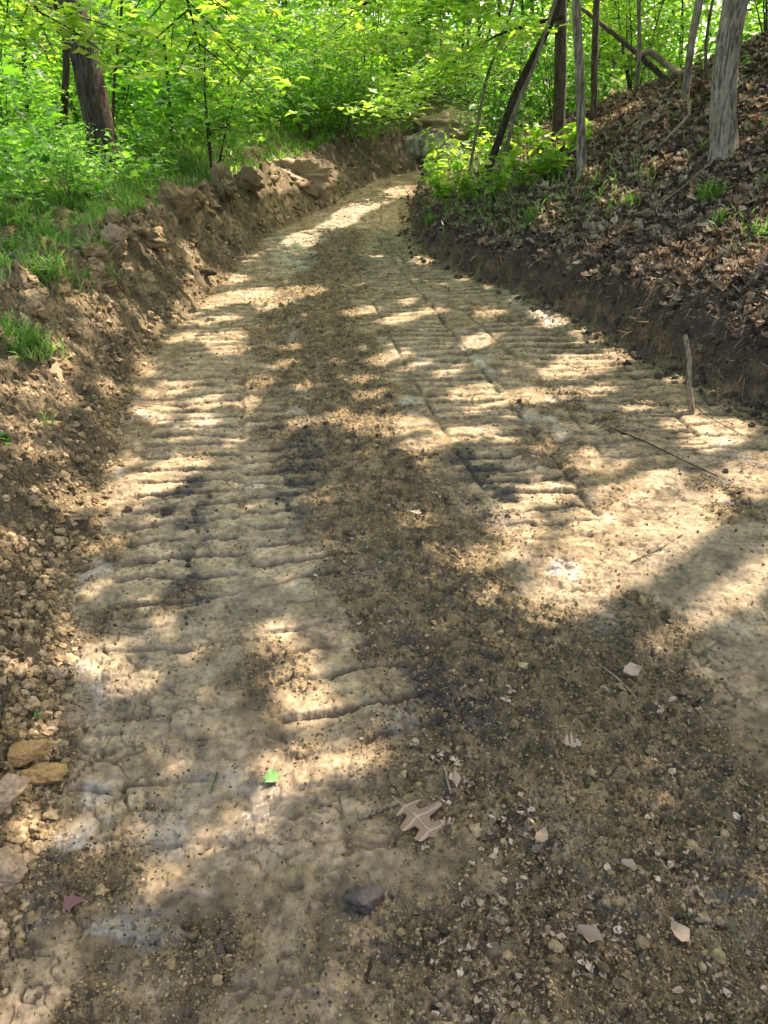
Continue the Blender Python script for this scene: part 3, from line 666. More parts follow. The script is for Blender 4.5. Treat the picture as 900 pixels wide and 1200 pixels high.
def lit(x_, y_, z_):
    px, py = proj(x_, y_, z_)
    m = ell(px, py, LIT, .12, lambda a, c: .74 if c > 600 and c < 1060 and a < 500 else (1.12 if a > 660 and 500 < c < 750 else .95)) > .45
    return m
def shadow_pt(P):
    t = (P[:, 2] - 0.3) / SDIR[2]
    for _ in range(3):
        G = P - SDIR[None] * t[:, None]; h = H(G[:, 0], G[:, 1], False); t = (P[:, 2] - h) / SDIR[2]
    G = P - SDIR[None] * t[:, None]; return G[:, 0], G[:, 1], h
# ------------------------------------------------------------------ trees
TREES = []
def in_plane(B, px, py, dy=0):
    """point at the distance of B seen at a picture place"""
    r = ray(px, py); t = (B[1] + dy) / r[1]; return EYE + r * t
def twig_tube(P0, D, L, r, bend=.15, sides=5, n=6):
    pts = [np.array(P0, float)]; d = np.array(D, float); d /= np.linalg.norm(d)
    for i in range(n):
        d = d + rng.normal(0, bend, 3); d /= np.linalg.norm(d); pts.append(pts[-1] + d * L / n)
    return tube(pts, np.linspace(r, r * .3, n + 1), sides), np.array(pts)
def tree(name, label, catg, base_px, via, w0, w1, height, mat, group=None, flare=.35, sides=20, limbs=3, crown=True, base=None, rough=.12, lean=None, Yb=None):
    B = hit(*base_px, det=False) if base is None else np.array([base[0], base[1], float(H(base[0], base[1], False))])
    if Yb is not None:
        q = ray(*base_px); xb = q[0] * Yb / q[1]; B = np.array([xb, Yb, float(H(xb, Yb, False))])
    if base is None:
        depth = B[1] * cP - (B[2] - 1.6) * sP; r0 = w0 * depth / F / 2; r1 = w1 * depth / F / 2
        pts = [B] + [in_plane(B, *v) for v in via]
        d = pts[-1] - pts[-2]; d /= np.linalg.norm(d); d = d * .7 + np.array([0, 0, .3]); d /= np.linalg.norm(d)
        k = max(height - (pts[-1][2] - B[2]), .3); last = pts[-1]
        pts.append(last + d * k * .5 + rng.normal(0, .1, 3)); pts.append(last + d * k + rng.normal(0, .2, 3))
    else:
        r0, r1 = w0, w1; ln = np.array(lean or (0, 0, 1), float)
        pts = [B, B + ln * height * .4, B + ln * height * .75, B + ln * height]
    pts = [p - B for p in pts]; pts[0] = pts[0] - np.array([0, 0, .15])
    hs = np.array([p[2] for p in pts]); m = hs[-1]
    rad = np.interp(hs, [hs[0], hs[max(1, len(pts) - 3)], m], [r0, r1, r1 * .35])
    root = empty(name, B); tag(root, label, catg, group)
    V, T, A = tube(pts, rad, sides, rough, seed=len(TREES), flare=flare, step=.12)
    link('trunk', mesh_np('trunk', V, T, True), mat, root)
    rec = dict(root=root, B=B, pts=np.array(pts), rad=rad, mat=mat, crown=crown, leaves=[])
    TREES.append(rec); return rec

tree('oak_tree', 'thick dark tree trunk leaning left among the leafy saplings on the left', 'tree', (124, 192), [(108, 110), (98, 60), (78, 0)], 33, 32, 12, M_BARKD, flare=.3, rough=.2)
tree('slim_tree', 'slender dark stem standing just left of the thick leaning trunk', 'tree', (70, 178), [(78, 80), (75, 0)], 9, 7, 7, M_BARKD, crown=False)
tree('sapling', 'thin dark sapling stem right of the thick leaning trunk, above the grass', 'tree', (202, 168), [(196, 90), (188, 0)], 4, 3, 5, M_BARKD, crown=False, sides=8)
tree('sapling', 'wispy sapling stem rising close to the right side of the thick leaning trunk', 'tree', (128, 185), [(134, 90), (144, 0)], 4, 3, 5, M_BARKD, crown=False, sides=8)
tree('slim_tree', 'straight grey brown tree beside the leaning stems on the right slope', 'tree', (655, 168), [(657, 80), (657, 0)], 15, 13, 11, M_BARK)
tree('slim_tree', 'pale slender tree nearest the road edge on the right slope', 'tree', (684, 207), [(680, 100), (675, 0)], 11, 9, 10, M_BARKL)
tree('slim_tree', 'thin tree just right of the pale slender tree on the slope', 'tree', (697, 142), [(697, 60), (699, 0)], 8, 7, 10, M_BARK, crown=False)
tree('oak_tree', 'broad dark tree in the background behind the fallen branch', 'tree', (712, 88), [(710, 40), (707, 0)], 25, 22, 13, M_BARKD)
tree('slim_tree', 'dark tree leaning right beside the broad dark background tree', 'tree', (726, 72), [(733, 30), (742, 0)], 11, 10, 9, M_BARKD, crown=False)
tree('slim_tree', 'pale thin tree with a knot, left of the largest pale trunk', 'tree', (803, 122), [(811, 40), (820, 0)], 8, 9, 9, M_BARKL, crown=False)
tree('slim_tree', 'background tree between the broad dark tree and the pale knotted tree', 'tree', (741, 62), [(741, 25), (742, 0)], 7, 7, 9, M_BARK, crown=False)
bt = tree('maple_tree', 'largest pale trunk with fissured bark on the leaf covered hillside', 'tree', (853, 180), [(846, 120), (851, 60), (862, 0)], 28, 25, 12, M_BARKL, flare=.45, sides=28, rough=.16)
tree('leaning_tree', 'dark slender tree leaning steeply right over the bright plants', 'tree', (563, 168), [(605, 105), (650, 20)], 9, 7, 6, M_BARKD, crown=False, Yb=11.5)
tree('leaning_tree', 'grey slender tree leaning right just behind the dark leaning one', 'tree', (578, 160), [(608, 105), (640, 40)], 9, 6, 5.5, M_BARKL, crown=False, Yb=12.0)
tree('leaning_tree', 'thinnest of the leaning stems, low beside the straight grey tree', 'tree', (590, 158), [(602, 130), (622, 90)], 5, 4, 3.5, M_BARKL, crown=False, Yb=11.2)
tree('sapling', 'fine stem leaning right, left of the dark leaning tree', 'tree', (548, 165), [(570, 90), (600, 10)], 4, 3, 5, M_BARKL, crown=False, Yb=12.5, sides=8)
tree('sapling', 'fine upright stem right of the pale slender tree on the slope', 'tree', (745, 115), [(750, 60), (748, 0)], 5, 4, 6, M_BARKL, crown=False, sides=8)
tree('sapling', 'fine crooked stem between the knotted tree and the largest pale trunk', 'tree', (832, 95), [(826, 50), (835, 0)], 4, 3, 6, M_BARK, crown=False, sides=8)
# trees standing outside the picture that shade it
tree('shade_tree', 'tall tree out of view whose trunk throws the long dark shadow band', 'tree', None, None, .17, .12, 14, M_BARK, base=(5.45, 6.4), limbs=4, lean=(.02, .0, 1))
tree('shade_tree', 'tall shade tree out of view low on the right slope', 'tree', None, None, .2, .12, 13, M_BARK, base=(8.2, 3.6), limbs=4)
tree('shade_tree', 'tall shade tree out of view high on the right slope', 'tree', None, None, .2, .12, 13, M_BARK, base=(9.5, 10.5), limbs=4)

# canopy leaves, hung where they shade the road in the pattern of the picture
def canopy_pts(n, y0, y1, x0, x1, h0, h1):
    gx = rng.uniform(x0, x1, n); gy = rng.uniform(y0, y1, n); gz = H(gx, gy, False)
    hh = rng.uniform(h0, h1, n) + .16 * np.maximum(gy, 0)
    # tiers: leaves gather on sprays
    P = np.stack([gx, gy, gz], 1) + SDIR[None] * (hh / SDIR[2])[:, None]
    return P
NC = 250000
P = canopy_pts(NC, -1.2, 25, -6.0, 8.5, 4.8, 7.6)
keep = np.ones(len(P), bool)
for ox, oy, oz in [(0, 0, 0), (.05, 0, 0), (-.05, 0, 0), (0, .05, 0), (0, -.05, 0)]:
    Q_ = P + np.array([ox, oy, oz]); gx, gy, gz = shadow_pt(Q_); keep &= ~lit(gx, gy, gz)
gx, gy, gz = shadow_pt(P)
# random flecks, thinner foliage towards the far end of the road
fleck = fbm(gx * 3.3, gy * 3.3, 2, 400)
keep &= ~((fleck > .74) & (gy > 3.2))
thin = np.maximum(ss(15, 24, gy) * .55, ss(1.0, 2.2, xl(gy) - gx) * .85)
keep &= rng.random(len(P)) > thin
# a clear lane for the trunk shadow's rim light
P = P[keep]
P = P[P[:, 2] > 2.2 + .22 * np.abs(P[:, 1])]
crn = [t for t in TREES if t['crown']]
ax = np.stack([t['B'] + t['pts'][-1] * .8 for t in crn])
own = np.argmin(((P[:, None, :2] - ax[None, :, :2]) ** 2).sum(2), 1)
for i, t in enumerate(crn):
    m = own == i
    if m.sum() < 50: continue
    Pi = P[m] - t['B']
    V, Fc, A = scatter((SIMPLE[0] - np.array([0, .45, 0]), SIMPLE[1]), Pi, rots(m.sum(), tilt=.4), rng.uniform(.12, .18, m.sum()))
    link('crown', mesh_np('crown', V, Fc, False, fattrs={'rnd': A}), M_CANOPY, t['root'])
    # limbs reaching towards the leaves
    for _ in range(5):
        tgt = Pi[rng.integers(len(Pi))]; L_ = t['pts']; f = rng.uniform(.55, .8); hz = L_[-1][2] * f
        st = np.array([np.interp(hz, L_[:, 2], L_[:, j]) for j in range(3)])
        if np.linalg.norm(tgt - st) > 6: tgt = st + (tgt - st) / np.linalg.norm(tgt - st) * 6
        mid = (st + tgt) / 2 + np.array([0, 0, .4])
        g1, g2, g3 = shadow_pt((np.stack([st * .2 + tgt * .8, mid, tgt]) + t['B']))
        V, T_, A = tube([st, mid, tgt], [.05, .03, .012], 8)
        if (lit(g1, g2, g3)).any() or (tgt[2] + t['B'][2]) < 3.5: continue
        link('limb', mesh_np('limb', V, T_, True), t['mat'], t['root'])

# ------------------------------------------------------------------ understorey
def make_shrub(name, h, rad, nclus, nleaf, size, T, mat, mat2, stems=4, low=.15, clus=.22, flat=.5):
    root = empty(name, (0, 0, 0))
    tips = []; parts = []
    for s in range(stems):
        a = rng.uniform(0, 2 * np.pi); d = np.array([math.cos(a) * rad * .5 / h, math.sin(a) * rad * .5 / h, 1])
        (v, pp) = twig_tube((math.cos(a) * .05, math.sin(a) * .05, -.05), d, h * rng.uniform(.75, 1), .008 + .003 * h, .08, 6, 7); parts.append(v)
        for b in range(max(1, nclus // stems)):
            k = rng.integers(2, len(pp)); st = pp[k]; a2 = rng.uniform(0, 2 * np.pi)
            L_ = rad * rng.uniform(.35, 1.0) * (1.15 - .5 * k / len(pp))
            (v2, p2) = twig_tube(st, (math.cos(a2), math.sin(a2), rng.uniform(-.05, .5)), L_, .006, .15, 4, 4); parts.append(v2); tips += [p2[-1], p2[2], p2[3]]
    V, T_, A = cat(parts); link('stem', mesh_np('stem', V, T_, True), mat2, root)
    tips = np.array(tips); k = rng.integers(0, len(tips), nleaf)
    P = tips[k] + rng.normal(0, clus, (nleaf, 3)) * np.array([1, 1, flat]); P[:, 2] = np.maximum(P[:, 2], low * rng.random(nleaf))
    V, Fc, A = scatter(T, P, rots(nleaf, tilt=.45), rng.uniform(size[0], size[1], nleaf), rnd=np.clip(rng.random(nleaf) * .7 + .3 * rng.random(len(tips))[k], 0, 1))
    link('foliage', mesh_np('foliage', V, Fc, False, fattrs={'rnd': A}), mat, root)
    return root
PROT = {
 'maple_sapling': make_shrub('maple_sapling', 2.8, 1.2, 24, 1100, (.08, .17), MAPLE, M_LEAF, M_BARKD, 3),
 'leafy_shrub': make_shrub('leafy_shrub', 2.0, 1.1, 30, 1900, (.05, .12), OVATE, M_LEAF, M_BARK, 6),
 'bright_shrub': make_shrub('bright_shrub', 2.6, 1.5, 36, 2200, (.06, .15), OVATE, M_LEAFY, M_BARK, 6),
 'forest_tree': make_shrub('forest_tree', 8.0, 3.2, 120, 8000, (.13, .29), SIMPLE, M_LEAFY, M_BARK, 5, .5, .45, .45),
 'dark_forest_tree': make_shrub('dark_forest_tree', 8.0, 3.0, 120, 6500, (.13, .24), SIMPLE, M_LEAF, M_BARKD, 4, .5, .45, .45),
}
used_p = set()
def put(kind, loc, rz, s, label, catg, group):
    z = float(H(loc[0], loc[1], False)); p = PROT[kind]
    if kind in used_p: o = dup(p, (loc[0], loc[1], z), rz, s)
    else:
        used_p.add(kind); o = p; o.location = (loc[0], loc[1], z); o.rotation_euler = (0, 0, rz); o.scale = (s,) * 3
    tag(o, label, catg, group); return o
GU = 'saplings and shrubs left of the road'
UND = [
 ('maple_sapling', (-4.6, 8.2), 1.0, 'broad leaved sapling at the far left edge, left of the thick trunk'),
 ('maple_sapling', (-4.6, 14.2), .95, 'broad leaved sapling peeping out right of the thick leaning trunk'),
 ('leafy_shrub', (-3.45, 8.9), .42, 'small leafy bush in front of the foot of the thick leaning trunk'),
 ('leafy_shrub', (-5.6, 12.2), .8, 'low leafy shrub at the foot of the thick leaning trunk'),
 ('leafy_shrub', (-6.4, 12.5), 1.1, 'shrub behind the slender dark stem on the far left'),
 ('maple_sapling', (-2.6, 12.2), 1.1, 'tall broad leaved sapling behind the thin sapling stem'),
 ('bright_shrub', (-5.4, 15.0), 1.2, 'sunlit yellow green shrub seen past the right of the thick trunk'),
 ('bright_shrub', (-3.0, 15.8), 1.15, 'sunlit shrub standing behind the grassy top of the left bank'),
 ('bright_shrub', (-8.2, 14.5), 1.3, 'sunlit shrub filling the gap at the top left corner'),
 ('leafy_shrub', (-1.7, 18.2), 1.2, 'dark bottomed shrub overhanging the far left bank'),
 ('bright_shrub', (-2.6, 20.5), 1.6, 'bright tall shrub in the middle distance left of the road bend'),
 ('bright_shrub', (-.6, 22.5), 1.6, 'bright shrub arching over the bank at the road bend'),
 ('leafy_shrub', (.4, 25.0), 1.3, 'shrub on the far bank beside the grey boulder'),
 ('bright_shrub', (-4.8, 19.5), 1.5, 'yellow green shrub between the bank top and the far trees'),
 ('leafy_shrub', (-.9, 19.6), 1.0, 'small shadowy shrub hanging low on the far left bank'),
]
for i, (k, l, s, lb) in enumerate(UND): put(k, l, i * 1.7, s, lb, 'shrub', GU)
GR = 'shrubs behind the hillside trees'
UR = [
 ('leafy_shrub', (2.4, 19.0), 1.0, 'shrub behind the bright plants at the road bend'),
 ('leafy_shrub', (3.8, 18.5), 1.1, 'shrub seen behind the leaning slender trees'),
 ('bright_shrub', (5.0, 17.0), 1.2, 'bright shrub between the straight grey tree and the pale slender tree'),
 ('leafy_shrub', (6.6, 15.0), 1.1, 'shrub behind the fallen branch on the hillside'),
 ('bright_shrub', (8.8, 14.5), 1.1, 'bright shrub between the knotted tree and the largest pale trunk'),
 ('leafy_shrub', (2.9, 21.0), 1.4, 'tall shrub beyond the grey boulder'),
 ('maple_sapling', (6.9, 11.8), .7, 'small sapling at the upper right edge of the hillside'),
]
for i, (k, l, s, lb) in enumerate(UR): put(k, l, i * 2.3 + 1, s, lb, 'shrub', GR)
far = []
k = 0
for (xx, yy, s, kd) in [(-13, 19, 1, 'forest_tree'), (-9.5, 20, .95, 'forest_tree'), (-6.5, 24, 1.0, 'forest_tree'), (-3.2, 27, 1.05, 'forest_tree'), (-.2, 30, 1.0, 'forest_tree'), (2.6, 29, .9, 'dark_forest_tree'), (5.4, 27, 1, 'forest_tree'), (8.8, 25, 1, 'dark_forest_tree'), (12.2, 23, 1, 'forest_tree'), (16, 21, 1, 'forest_tree'),
                        (-16, 27, 1.1, 'dark_forest_tree'), (-11, 31, 1.2, 'forest_tree'), (-6, 35, 1.2, 'dark_forest_tree'), (-1, 38, 1.2, 'forest_tree'), (4, 37, 1.2, 'dark_forest_tree'), (9, 35, 1.2, 'forest_tree'), (15, 31, 1.2, 'forest_tree'), (21, 29, 1.2, 'dark_forest_tree')]:
    o = put(kd, (xx, yy), k * 1.3, s, ('bright sunlit' if kd == 'forest_tree' else 'darker green') + ' background tree, one of many beyond the road bend', 'tree', ('sunlit' if kd == 'forest_tree' else 'darker') + ' background trees beyond the bend'); k += 1
# the wood far behind
n = 34000
ang = rng.uniform(-62, 62, n); dist = rng.uniform(40, 62, n)
P = np.stack([np.sin(np.radians(ang)) * dist, np.cos(np.radians(ang)) * dist, np.zeros(n)], 1)
P[:, 2] = H(P[:, 0], P[:, 1], False) + rng.uniform(0, 7, n) * (.6 + .6 * np.clip(fbm(P[:, 0] * .2, P[:, 1] * .2, 2, 500) + .5, 0, 1))
V, Fc, A = scatter(SIMPLE, P, rots(n, tilt=.6), rng.uniform(.35, .75, n))
tag(link('distant_wood', mesh_np('distant_wood', V, Fc, False, fattrs={'rnd': A}), M_LEAF), 'distant mass of green woodland behind everything', kind='stuff')

# thin background stems
for i, (bx, by, tx, wd, lb) in enumerate([(588, 120, 584, 4, 'thin stem left of the straight grey tree, nearest it'), (606, 118, 612, 4, 'thin stem close behind the leaning trees'), (545, 118, 548, 4, 'thin stem above the bright plants beside the bend'), (632, 110, 622, 5, 'thin stem touching the left side of the straight grey tree'), (768, 60, 772, 6, 'thin pale stem right of the background trees'), (520, 128, 512, 3, 'thin stem over the grey boulder'), (786, 55, 792, 4, 'thin stem left of the pale knotted tree'), (30, 150, 22, 6, 'thin dark stem near the left edge of the wood'), (250, 150, 258, 4, 'thin stem amid the bright left shrubs')]):
    tree('sapling', lb, 'tree', (bx, by), [(bx * .5 + tx * .5 + 2, 60), (tx, 0)], wd, wd * .8, 5, [M_BARK, M_BARKD, M_BARKL][i % 3], 'thin stems among the background', crown=False, sides=8, flare=.1)

# maple boughs hanging over the road from the right
def bough(base_px, tip_px, Yb, Yt, nl, label, size=(.09, .17), spread=.5):
    rb = ray(*base_px); b = EYE + rb * (Yb / rb[1]); rt = ray(*tip_px); t = EYE + rt * (Yt / rt[1])
    root = empty('maple_bough', b); tag(root, label, 'branch', 'maple boughs over the road')
    parts = []; tips = []
    mid = (b + t) / 2 + np.array([0, 0, .25]); V = tube([b - b, mid - b, t - b], [.03, .018, .005], 7); parts.append(V)
    d = t - b
    for k in range(11):
        f = .15 + .08 * k; p = (1 - f) ** 2 * (b - b) + 2 * f * (1 - f) * (mid - b) + f * f * (t - b)
        sd_ = 1 if k % 2 else -1; n_ = np.array([-d[1], d[0], 0]) * sd_; n_ /= np.linalg.norm(n_)
        (v, pp) = twig_tube(p, n_ + d / np.linalg.norm(d) * .8 + np.array([0, 0, rng.uniform(-.25, .1)]), rng.uniform(.5, 1.1), .008, .12, 5, 5); parts.append(v); tips += list(pp[1:])
    V, T_, A = cat(parts); link('stem', mesh_np('stem', V, T_, True), M_BARKD, root)
    tips = np.array(tips); k = rng.integers(0, len(tips), nl)
    P = tips[k] + rng.normal(0, 1, (nl, 3)) * np.array([spread * .5, spread * .5, .05])
    V, Fc, A = scatter(MAPLE, P, rots(nl, tilt=.28), rng.uniform(*size, nl))
    link('foliage', mesh_np('foliage', V, Fc, False, fattrs={'rnd': A}), M_LEAFY, root)
bough((640, -40), (470, 45), 10.5, 10, 700, 'leafy maple bough across the top, tip above the road bend')
bough((660, 20), (490, 105), 12, 12, 700, 'maple bough hanging lowest over the grey boulder')
bough((650, -90), (420, 10), 11, 11, 700, 'maple bough at the top edge reaching furthest left')
if False: bough((560, -60), (590, 40), 9, 9.5, 300, 'maple bough above the leaning slender trees')
bough((190, -60), (235, 60), 7.0, 7.5, 300, 'maple bough hanging in front of the left wood, right of the thick trunk')
bough((-60, -30), (70, 40), 6.5, 7.2, 300, 'maple bough across the upper left corner')
bough((560, 60), (455, 128), 16, 16.5, 300, 'small maple bough dangling beside the far bank')

# ------------------------------------------------------------------ leafy plants
def plant(name, loc, h, n, size, mat, label, group, T=OVATE, spread=.12):
    root = empty(name, loc); tag(root, label, 'plant', group); parts = []; lp = []
    for s in range(max(2, n // 7)):
        a = rng.uniform(0, 2 * np.pi)
        (v, pp) = twig_tube((0, 0, 0), (math.cos(a) * spread * 3, math.sin(a) * spread * 3, 1), h * rng.uniform(.6, 1), .004, .08, 5, 5); parts.append(v)
        lp += list(pp[2:])
    V, T_, A = cat(parts); link('stem', mesh_np('stem', V, T_, True), M_GRASS, root)
    lp = np.array(lp); k = rng.integers(0, len(lp), n)
    V, Fc, A = scatter(T, lp[k] + rng.normal(0, spread * .3, (n, 3)), rots(n, tilt=.5), rng.uniform(*size, n))
    link('foliage', mesh_np('foliage', V, Fc, False, fattrs={'rnd': A}), mat, root)
PL = [((520, 238), .45, 'leafy plant at the road edge, leftmost under the leaning trees'), ((548, 242), .5, 'leafy plant second from the road bend on the right bank'), ((578, 236), .5, 'bright plant in the middle of the right bank clump'), ((612, 226), .45, 'bright plant below the leaning slender trees'), ((645, 212), .35, 'bright plant left of the pale slender tree'), ((535, 215), .6, 'taller leafy plant behind the road edge plants'), ((565, 205), .6, 'taller leafy plant at the foot of the dark leaning tree'), ((600, 200), .55, 'leafy plant at the foot of the grey leaning tree'), ((632, 190), .45, 'leafy plant at the foot of the straight grey tree'), ((515, 205), .7, 'leafy plant where the road disappears round the bend'), ((670, 180), .35, 'leafy plant between the straight and the pale slender trees'), ((505, 222), .4, 'low plant hanging over the cut at the bend')]
for (p, h, lb) in PL:
    L0 = hit(*p); plant('leafy_plant', L0, h * 1.1, 75, (.09, .19), M_LEAFY, lb, 'leafy plants on the right bank')
for (p, h, n_, lb) in [((22, 420), .1, 9, 'small pale green seedling on the bare left bank'), ((12, 300), .16, 9, 'seedling with pale leaves at the left edge'), ((96, 300), .12, 10, 'seedling beside the round sunlit clod'), ((40, 312), .14, 10, 'seedling in the grass above the left bank'), ((12, 520), .05, 5, 'tiny seedling on the bare bank near the left edge'), ((105, 330), .1, 8, 'little seedling at the lower edge of the grass'), ((870, 90), .25, 20, 'green seedling uphill of the largest pale trunk'), ((690, 165), .25, 24, 'green seedling at the foot of the pale slender tree')]:
    plant('seedling', hit(*p), h, n_, (.04, .075), M_LEAF, lb, 'seedlings', spread=.05)
def tuft(loc, n, size, label, group='grass tufts'):
    o = empty('grass_tuft', loc); tag(o, label, 'grass tuft', group)
    P = rng.normal(0, 1, (n, 3)) * np.array([size * .22, size * .22, 0])
    S = rng.uniform(.6, 1.1, n) * size
    V, Fc, A = scatter(BLADE, P, rots(n, tilt=.55), np.stack([S * 1.2, S, S], 1)); link('blade', mesh_np('blade', V, Fc, False, fattrs={'rnd': A}), M_GRASS, o)
for (p, n_, s, lb) in [((38, 408), 60, .16, 'grass tuft growing out of the bare left bank'), ((60, 330), 120, .2, 'grass tuft left of the round sunlit clod'), ((830, 236), 120, .2, 'grass tuft below the largest pale trunk'), ((622, 262), 90, .2, 'grass tuft on the right bank near the road plants'), ((842, 262), 50, .12, 'small grass tuft lowest on the leafy hillside'), ((735, 240), 50, .12, 'small grass tuft in the middle of the litter'), ((892, 275), 40, .14, 'grass tuft at the right edge of the picture'), ((58, 500), 20, .08, 'sparse grass wisps on the bare bank'), ((505, 262), 80, .16, 'grass tuft hanging over the cut bank')]:
    tuft(hit(*p), n_, s, lb)

# ------------------------------------------------------------------ stones and clods one can point at
def stone(name, px, size, mat, k, label, catg, dims=(1, .8, .6), rz=0, facets=6, rough=.22, sink=.2, sub=4, group=None):
    L0 = hit(*px); V, T_ = clod(sub, k, rough, 1, facets); V = V * np.array(dims) * size
    V = V * (1 + (.45 if facets > 5 else 1) * (.10 * n3(V / size * 4, k + 5) + .06 * n3(V / size * 10, k + 6)) + .02 * n3(V / size * 9, k))[:, None]
    o = link(name, mesh_np(name, V, T_, True, fattrs={'rnd': np.full(len(T_), .5)}), mat, loc=(L0[0], L0[1], L0[2] + size * dims[2] * (1 - sink) * .7))
    o.rotation_euler = (0, 0, rz); tag(o, label, catg, group)
stone('stone', (427, 1060), .043, M_STONEG, 3, 'dark grey stone lying in the track near the bottom centre', 'stone', (1, .75, .7), .2, 8)
stone('stone', (32, 892), .06, M_STONEY, 4, 'yellow ochre stone at the foot of the left bank, upper of the pair', 'stone', (1, .6, .5), .5, 8)
stone('stone', (52, 915), .065, M_STONEY, 5, 'wide yellow ochre stone at the foot of the left bank, lower of the pair', 'stone', (1.1, .7, .45), .3, 8)
stone('stone', (6, 945), .06, M_STONEP, 6, 'brownish stone at the left edge beside the ochre stones', 'stone', (1, .8, .7), 1, 7)
stone('stone', (4, 1030), .055, M_STONEP, 7, 'large tan rock at the left edge near the bottom', 'rock', (1, 1.2, .7), .3, 7)
stone('stone', (68, 794), .026, M_STONEP, 8, 'small tan stone beside the upper wet patch at the bank foot', 'stone', (1, .9, .9), 0, 7)
stone('stone', (94, 606), .06, M_CLODB, 9, 'flat brown rock at the bank foot below the sunlit patch', 'rock', (1.3, .7, .4), .1, 6)
stone('stone', (242, 324), .11, M_CLODD, 10, 'dark flat stone at the foot of the far left bank', 'rock', (1.2, .6, .4), 0, 6)
stone('soil_clod', (135, 292), .12, M_STONEP, 11, 'round sunlit clod on the crest of the left bank', 'clod', (1, .9, 1), 0, 0, .25, .1, group='big clods on the left bank')
stone('soil_clod', (208, 254), .22, M_CLODB, 12, 'largest brown clod on the crest of the left bank', 'clod', (1, .8, .75), 0, 2, .5, .1, group='big clods on the left bank')
stone('soil_clod', (228, 238), .16, M_CLODB, 13, 'clod behind the largest one on the left bank crest', 'clod', (1, .8, .7), 1, 2, .5, .1, group='big clods on the left bank')
stone('soil_clod', (262, 226), .2, M_CLODB, 14, 'tall knobbly clod mid way along the left bank crest', 'clod', (1.1, .8, .9), 2, 2, .6, .1, group='big clods on the left bank')
stone('soil_clod', (290, 222), .17, M_CLODB, 15, 'clod right of the tall knobbly one on the crest', 'clod', (1, .8, .8), .5, 2, .6, .1, group='big clods on the left bank')
stone('soil_clod', (178, 288), .13, M_CLODB, 16, 'clod below the largest one on the left bank', 'clod', (1.2, .8, .7), .4, 2, .5, .1, group='big clods on the left bank')
stone('soil_clod', (112, 312), .1, M_CLODB, 17, 'dark clod left of the round sunlit clod', 'clod', (1, .8, .8), .9, 2, .5, .1, group='big clods on the left bank')
stone('soil_clod', (150, 600), .02, M_CLODD, 18, 'small dark pebble like clod left of the blackish mud patch', 'clod', (1, .9, .8), .9, 2, .4, .1)
stone('soil_clod', (195, 604), .022, M_CLODD, 19, 'round dark clod at the left side of the blackish mud patch', 'clod', (1, .8, .8), 0, 2, .4, .1)
stone('soil_clod', (133, 655), .04, M_CLODB, 20, 'upright clay lump between the wet grey patches', 'clod', (.6, 1, .7), .3, 2, .4, .1)
stone('soil_clod', (858, 578), .05, M_CLODB, 21, 'crumbly clod in the broken ridge near the right edge', 'clod', (1, .7, .5), .3, 4, .5, .1)
stone('boulder', (500, 190), .8, M_BOULDER, 22, 'big mottled grey boulder at the end of the road', 'boulder', (1.2, .7, .62), -.2, 9, .3, .25)

stone('soil_heap', (352, 214), .36, M_STONEP, 27, 'pale sunlit heap of clay on the far left bank', 'heap', (1.4, .8, .6), .4, 0, .6, .55)
stone('soil_heap', (522, 176), .8, M_STONEP, 28, 'pale earth mound behind the grey boulder at the road end', 'mound', (1.5, .9, .7), .4, 3, .35, .1)
# ------------------------------------------------------------------ single leaves
def one_leaf(name, px, size, T, mat, rnd, rz, label, tilt=(0, 0), lift=.012):
    L0 = hit(*px); V, Tf = T[:2]; fa = T[2] if len(T) > 2 else np.full(len(Tf), rnd)
    o = link(name, mesh_np(name, V * size, Tf, True, fattrs={'rnd': fa}), mat, loc=(L0[0], L0[1], L0[2] + lift))
    o.rotation_euler = (tilt[0], tilt[1], rz); tag(o, label, 'leaf')
def hero_oak():
    V = []; T = []; n = 46
    for i in range(n):
        y_ = i / (n - 1); env = .08 + .40 * math.sin(math.pi * min(1, y_ * 1.05)) ** .7 * (1 - .25 * abs(y_ - .55))
        for j in range(-3, 4):
            ph = 3.0 * 2 * math.pi * y_ + .9 + (.5 if j > 0 else 0)
            lob = min(1, max(0, .5 - .95 * math.cos(ph))); wv = env * (.34 + .66 * lob) * (1 if i not in (0, n - 1) else .05)
            if y_ < .1: wv = min(wv, .02 + .5 * y_)
            xx = wv * (-1, -.5, -.035, 0, .035, .5, 1)[j + 3]; z_ = .05 * math.sin(y_ * 5) + .5 * xx * xx + (.008 if j == 0 else 0) + .012 * math.sin(y_ * 17 + xx * 9)
            V.append((xx, y_ + abs(xx) * .3, z_))
    for i in range(n - 1):
        for j in range(6):
            a = i * 7 + j; T += [(a, a + 1, a + 8), (a, a + 8, a + 7)]
    V = np.array(V); V[:, 1] -= .5
    s = tube([(0, -.5, 0), (.01, -.62, .01), (.0, -.75, .0)], [.012, .01, .012], 6)
    V2, T2, _ = cat([(V, np.array(T), np.zeros(len(T))), s]); rn = np.full(len(T2), 1.0); k = np.arange(len(T)); j = (k // 2) % 6; i_ = k // 12
    rn[:len(T)] = np.where((j == 2) | (j == 3), 1.0, np.clip(.25 + .5 * (np.cos(3.0 * 2 * math.pi * i_ / 45 + .9) < -.93) + .12 * np.sin(i_ * 2.1 + j), 0, 1)); return V2, T2, rn
M_OAKL = leaf_mat('pale oak leaf', [(0, (.15, .10, .062)), (.5, (.21, .15, .10)), (1, (.32, .25, .18))], .1, (1, .9, .7), .08)
M_FRESH = leaf_mat('fresh green leaf', [(0, (.06, .17, .04)), (1, (.15, .30, .10))], .15, (1, 1, .8), .1)
M_RED = leaf_mat('purplish leaf', [(0, (.12, .06, .055)), (1, (.17, .09, .08))], .1, (1, 1, .8), .1)
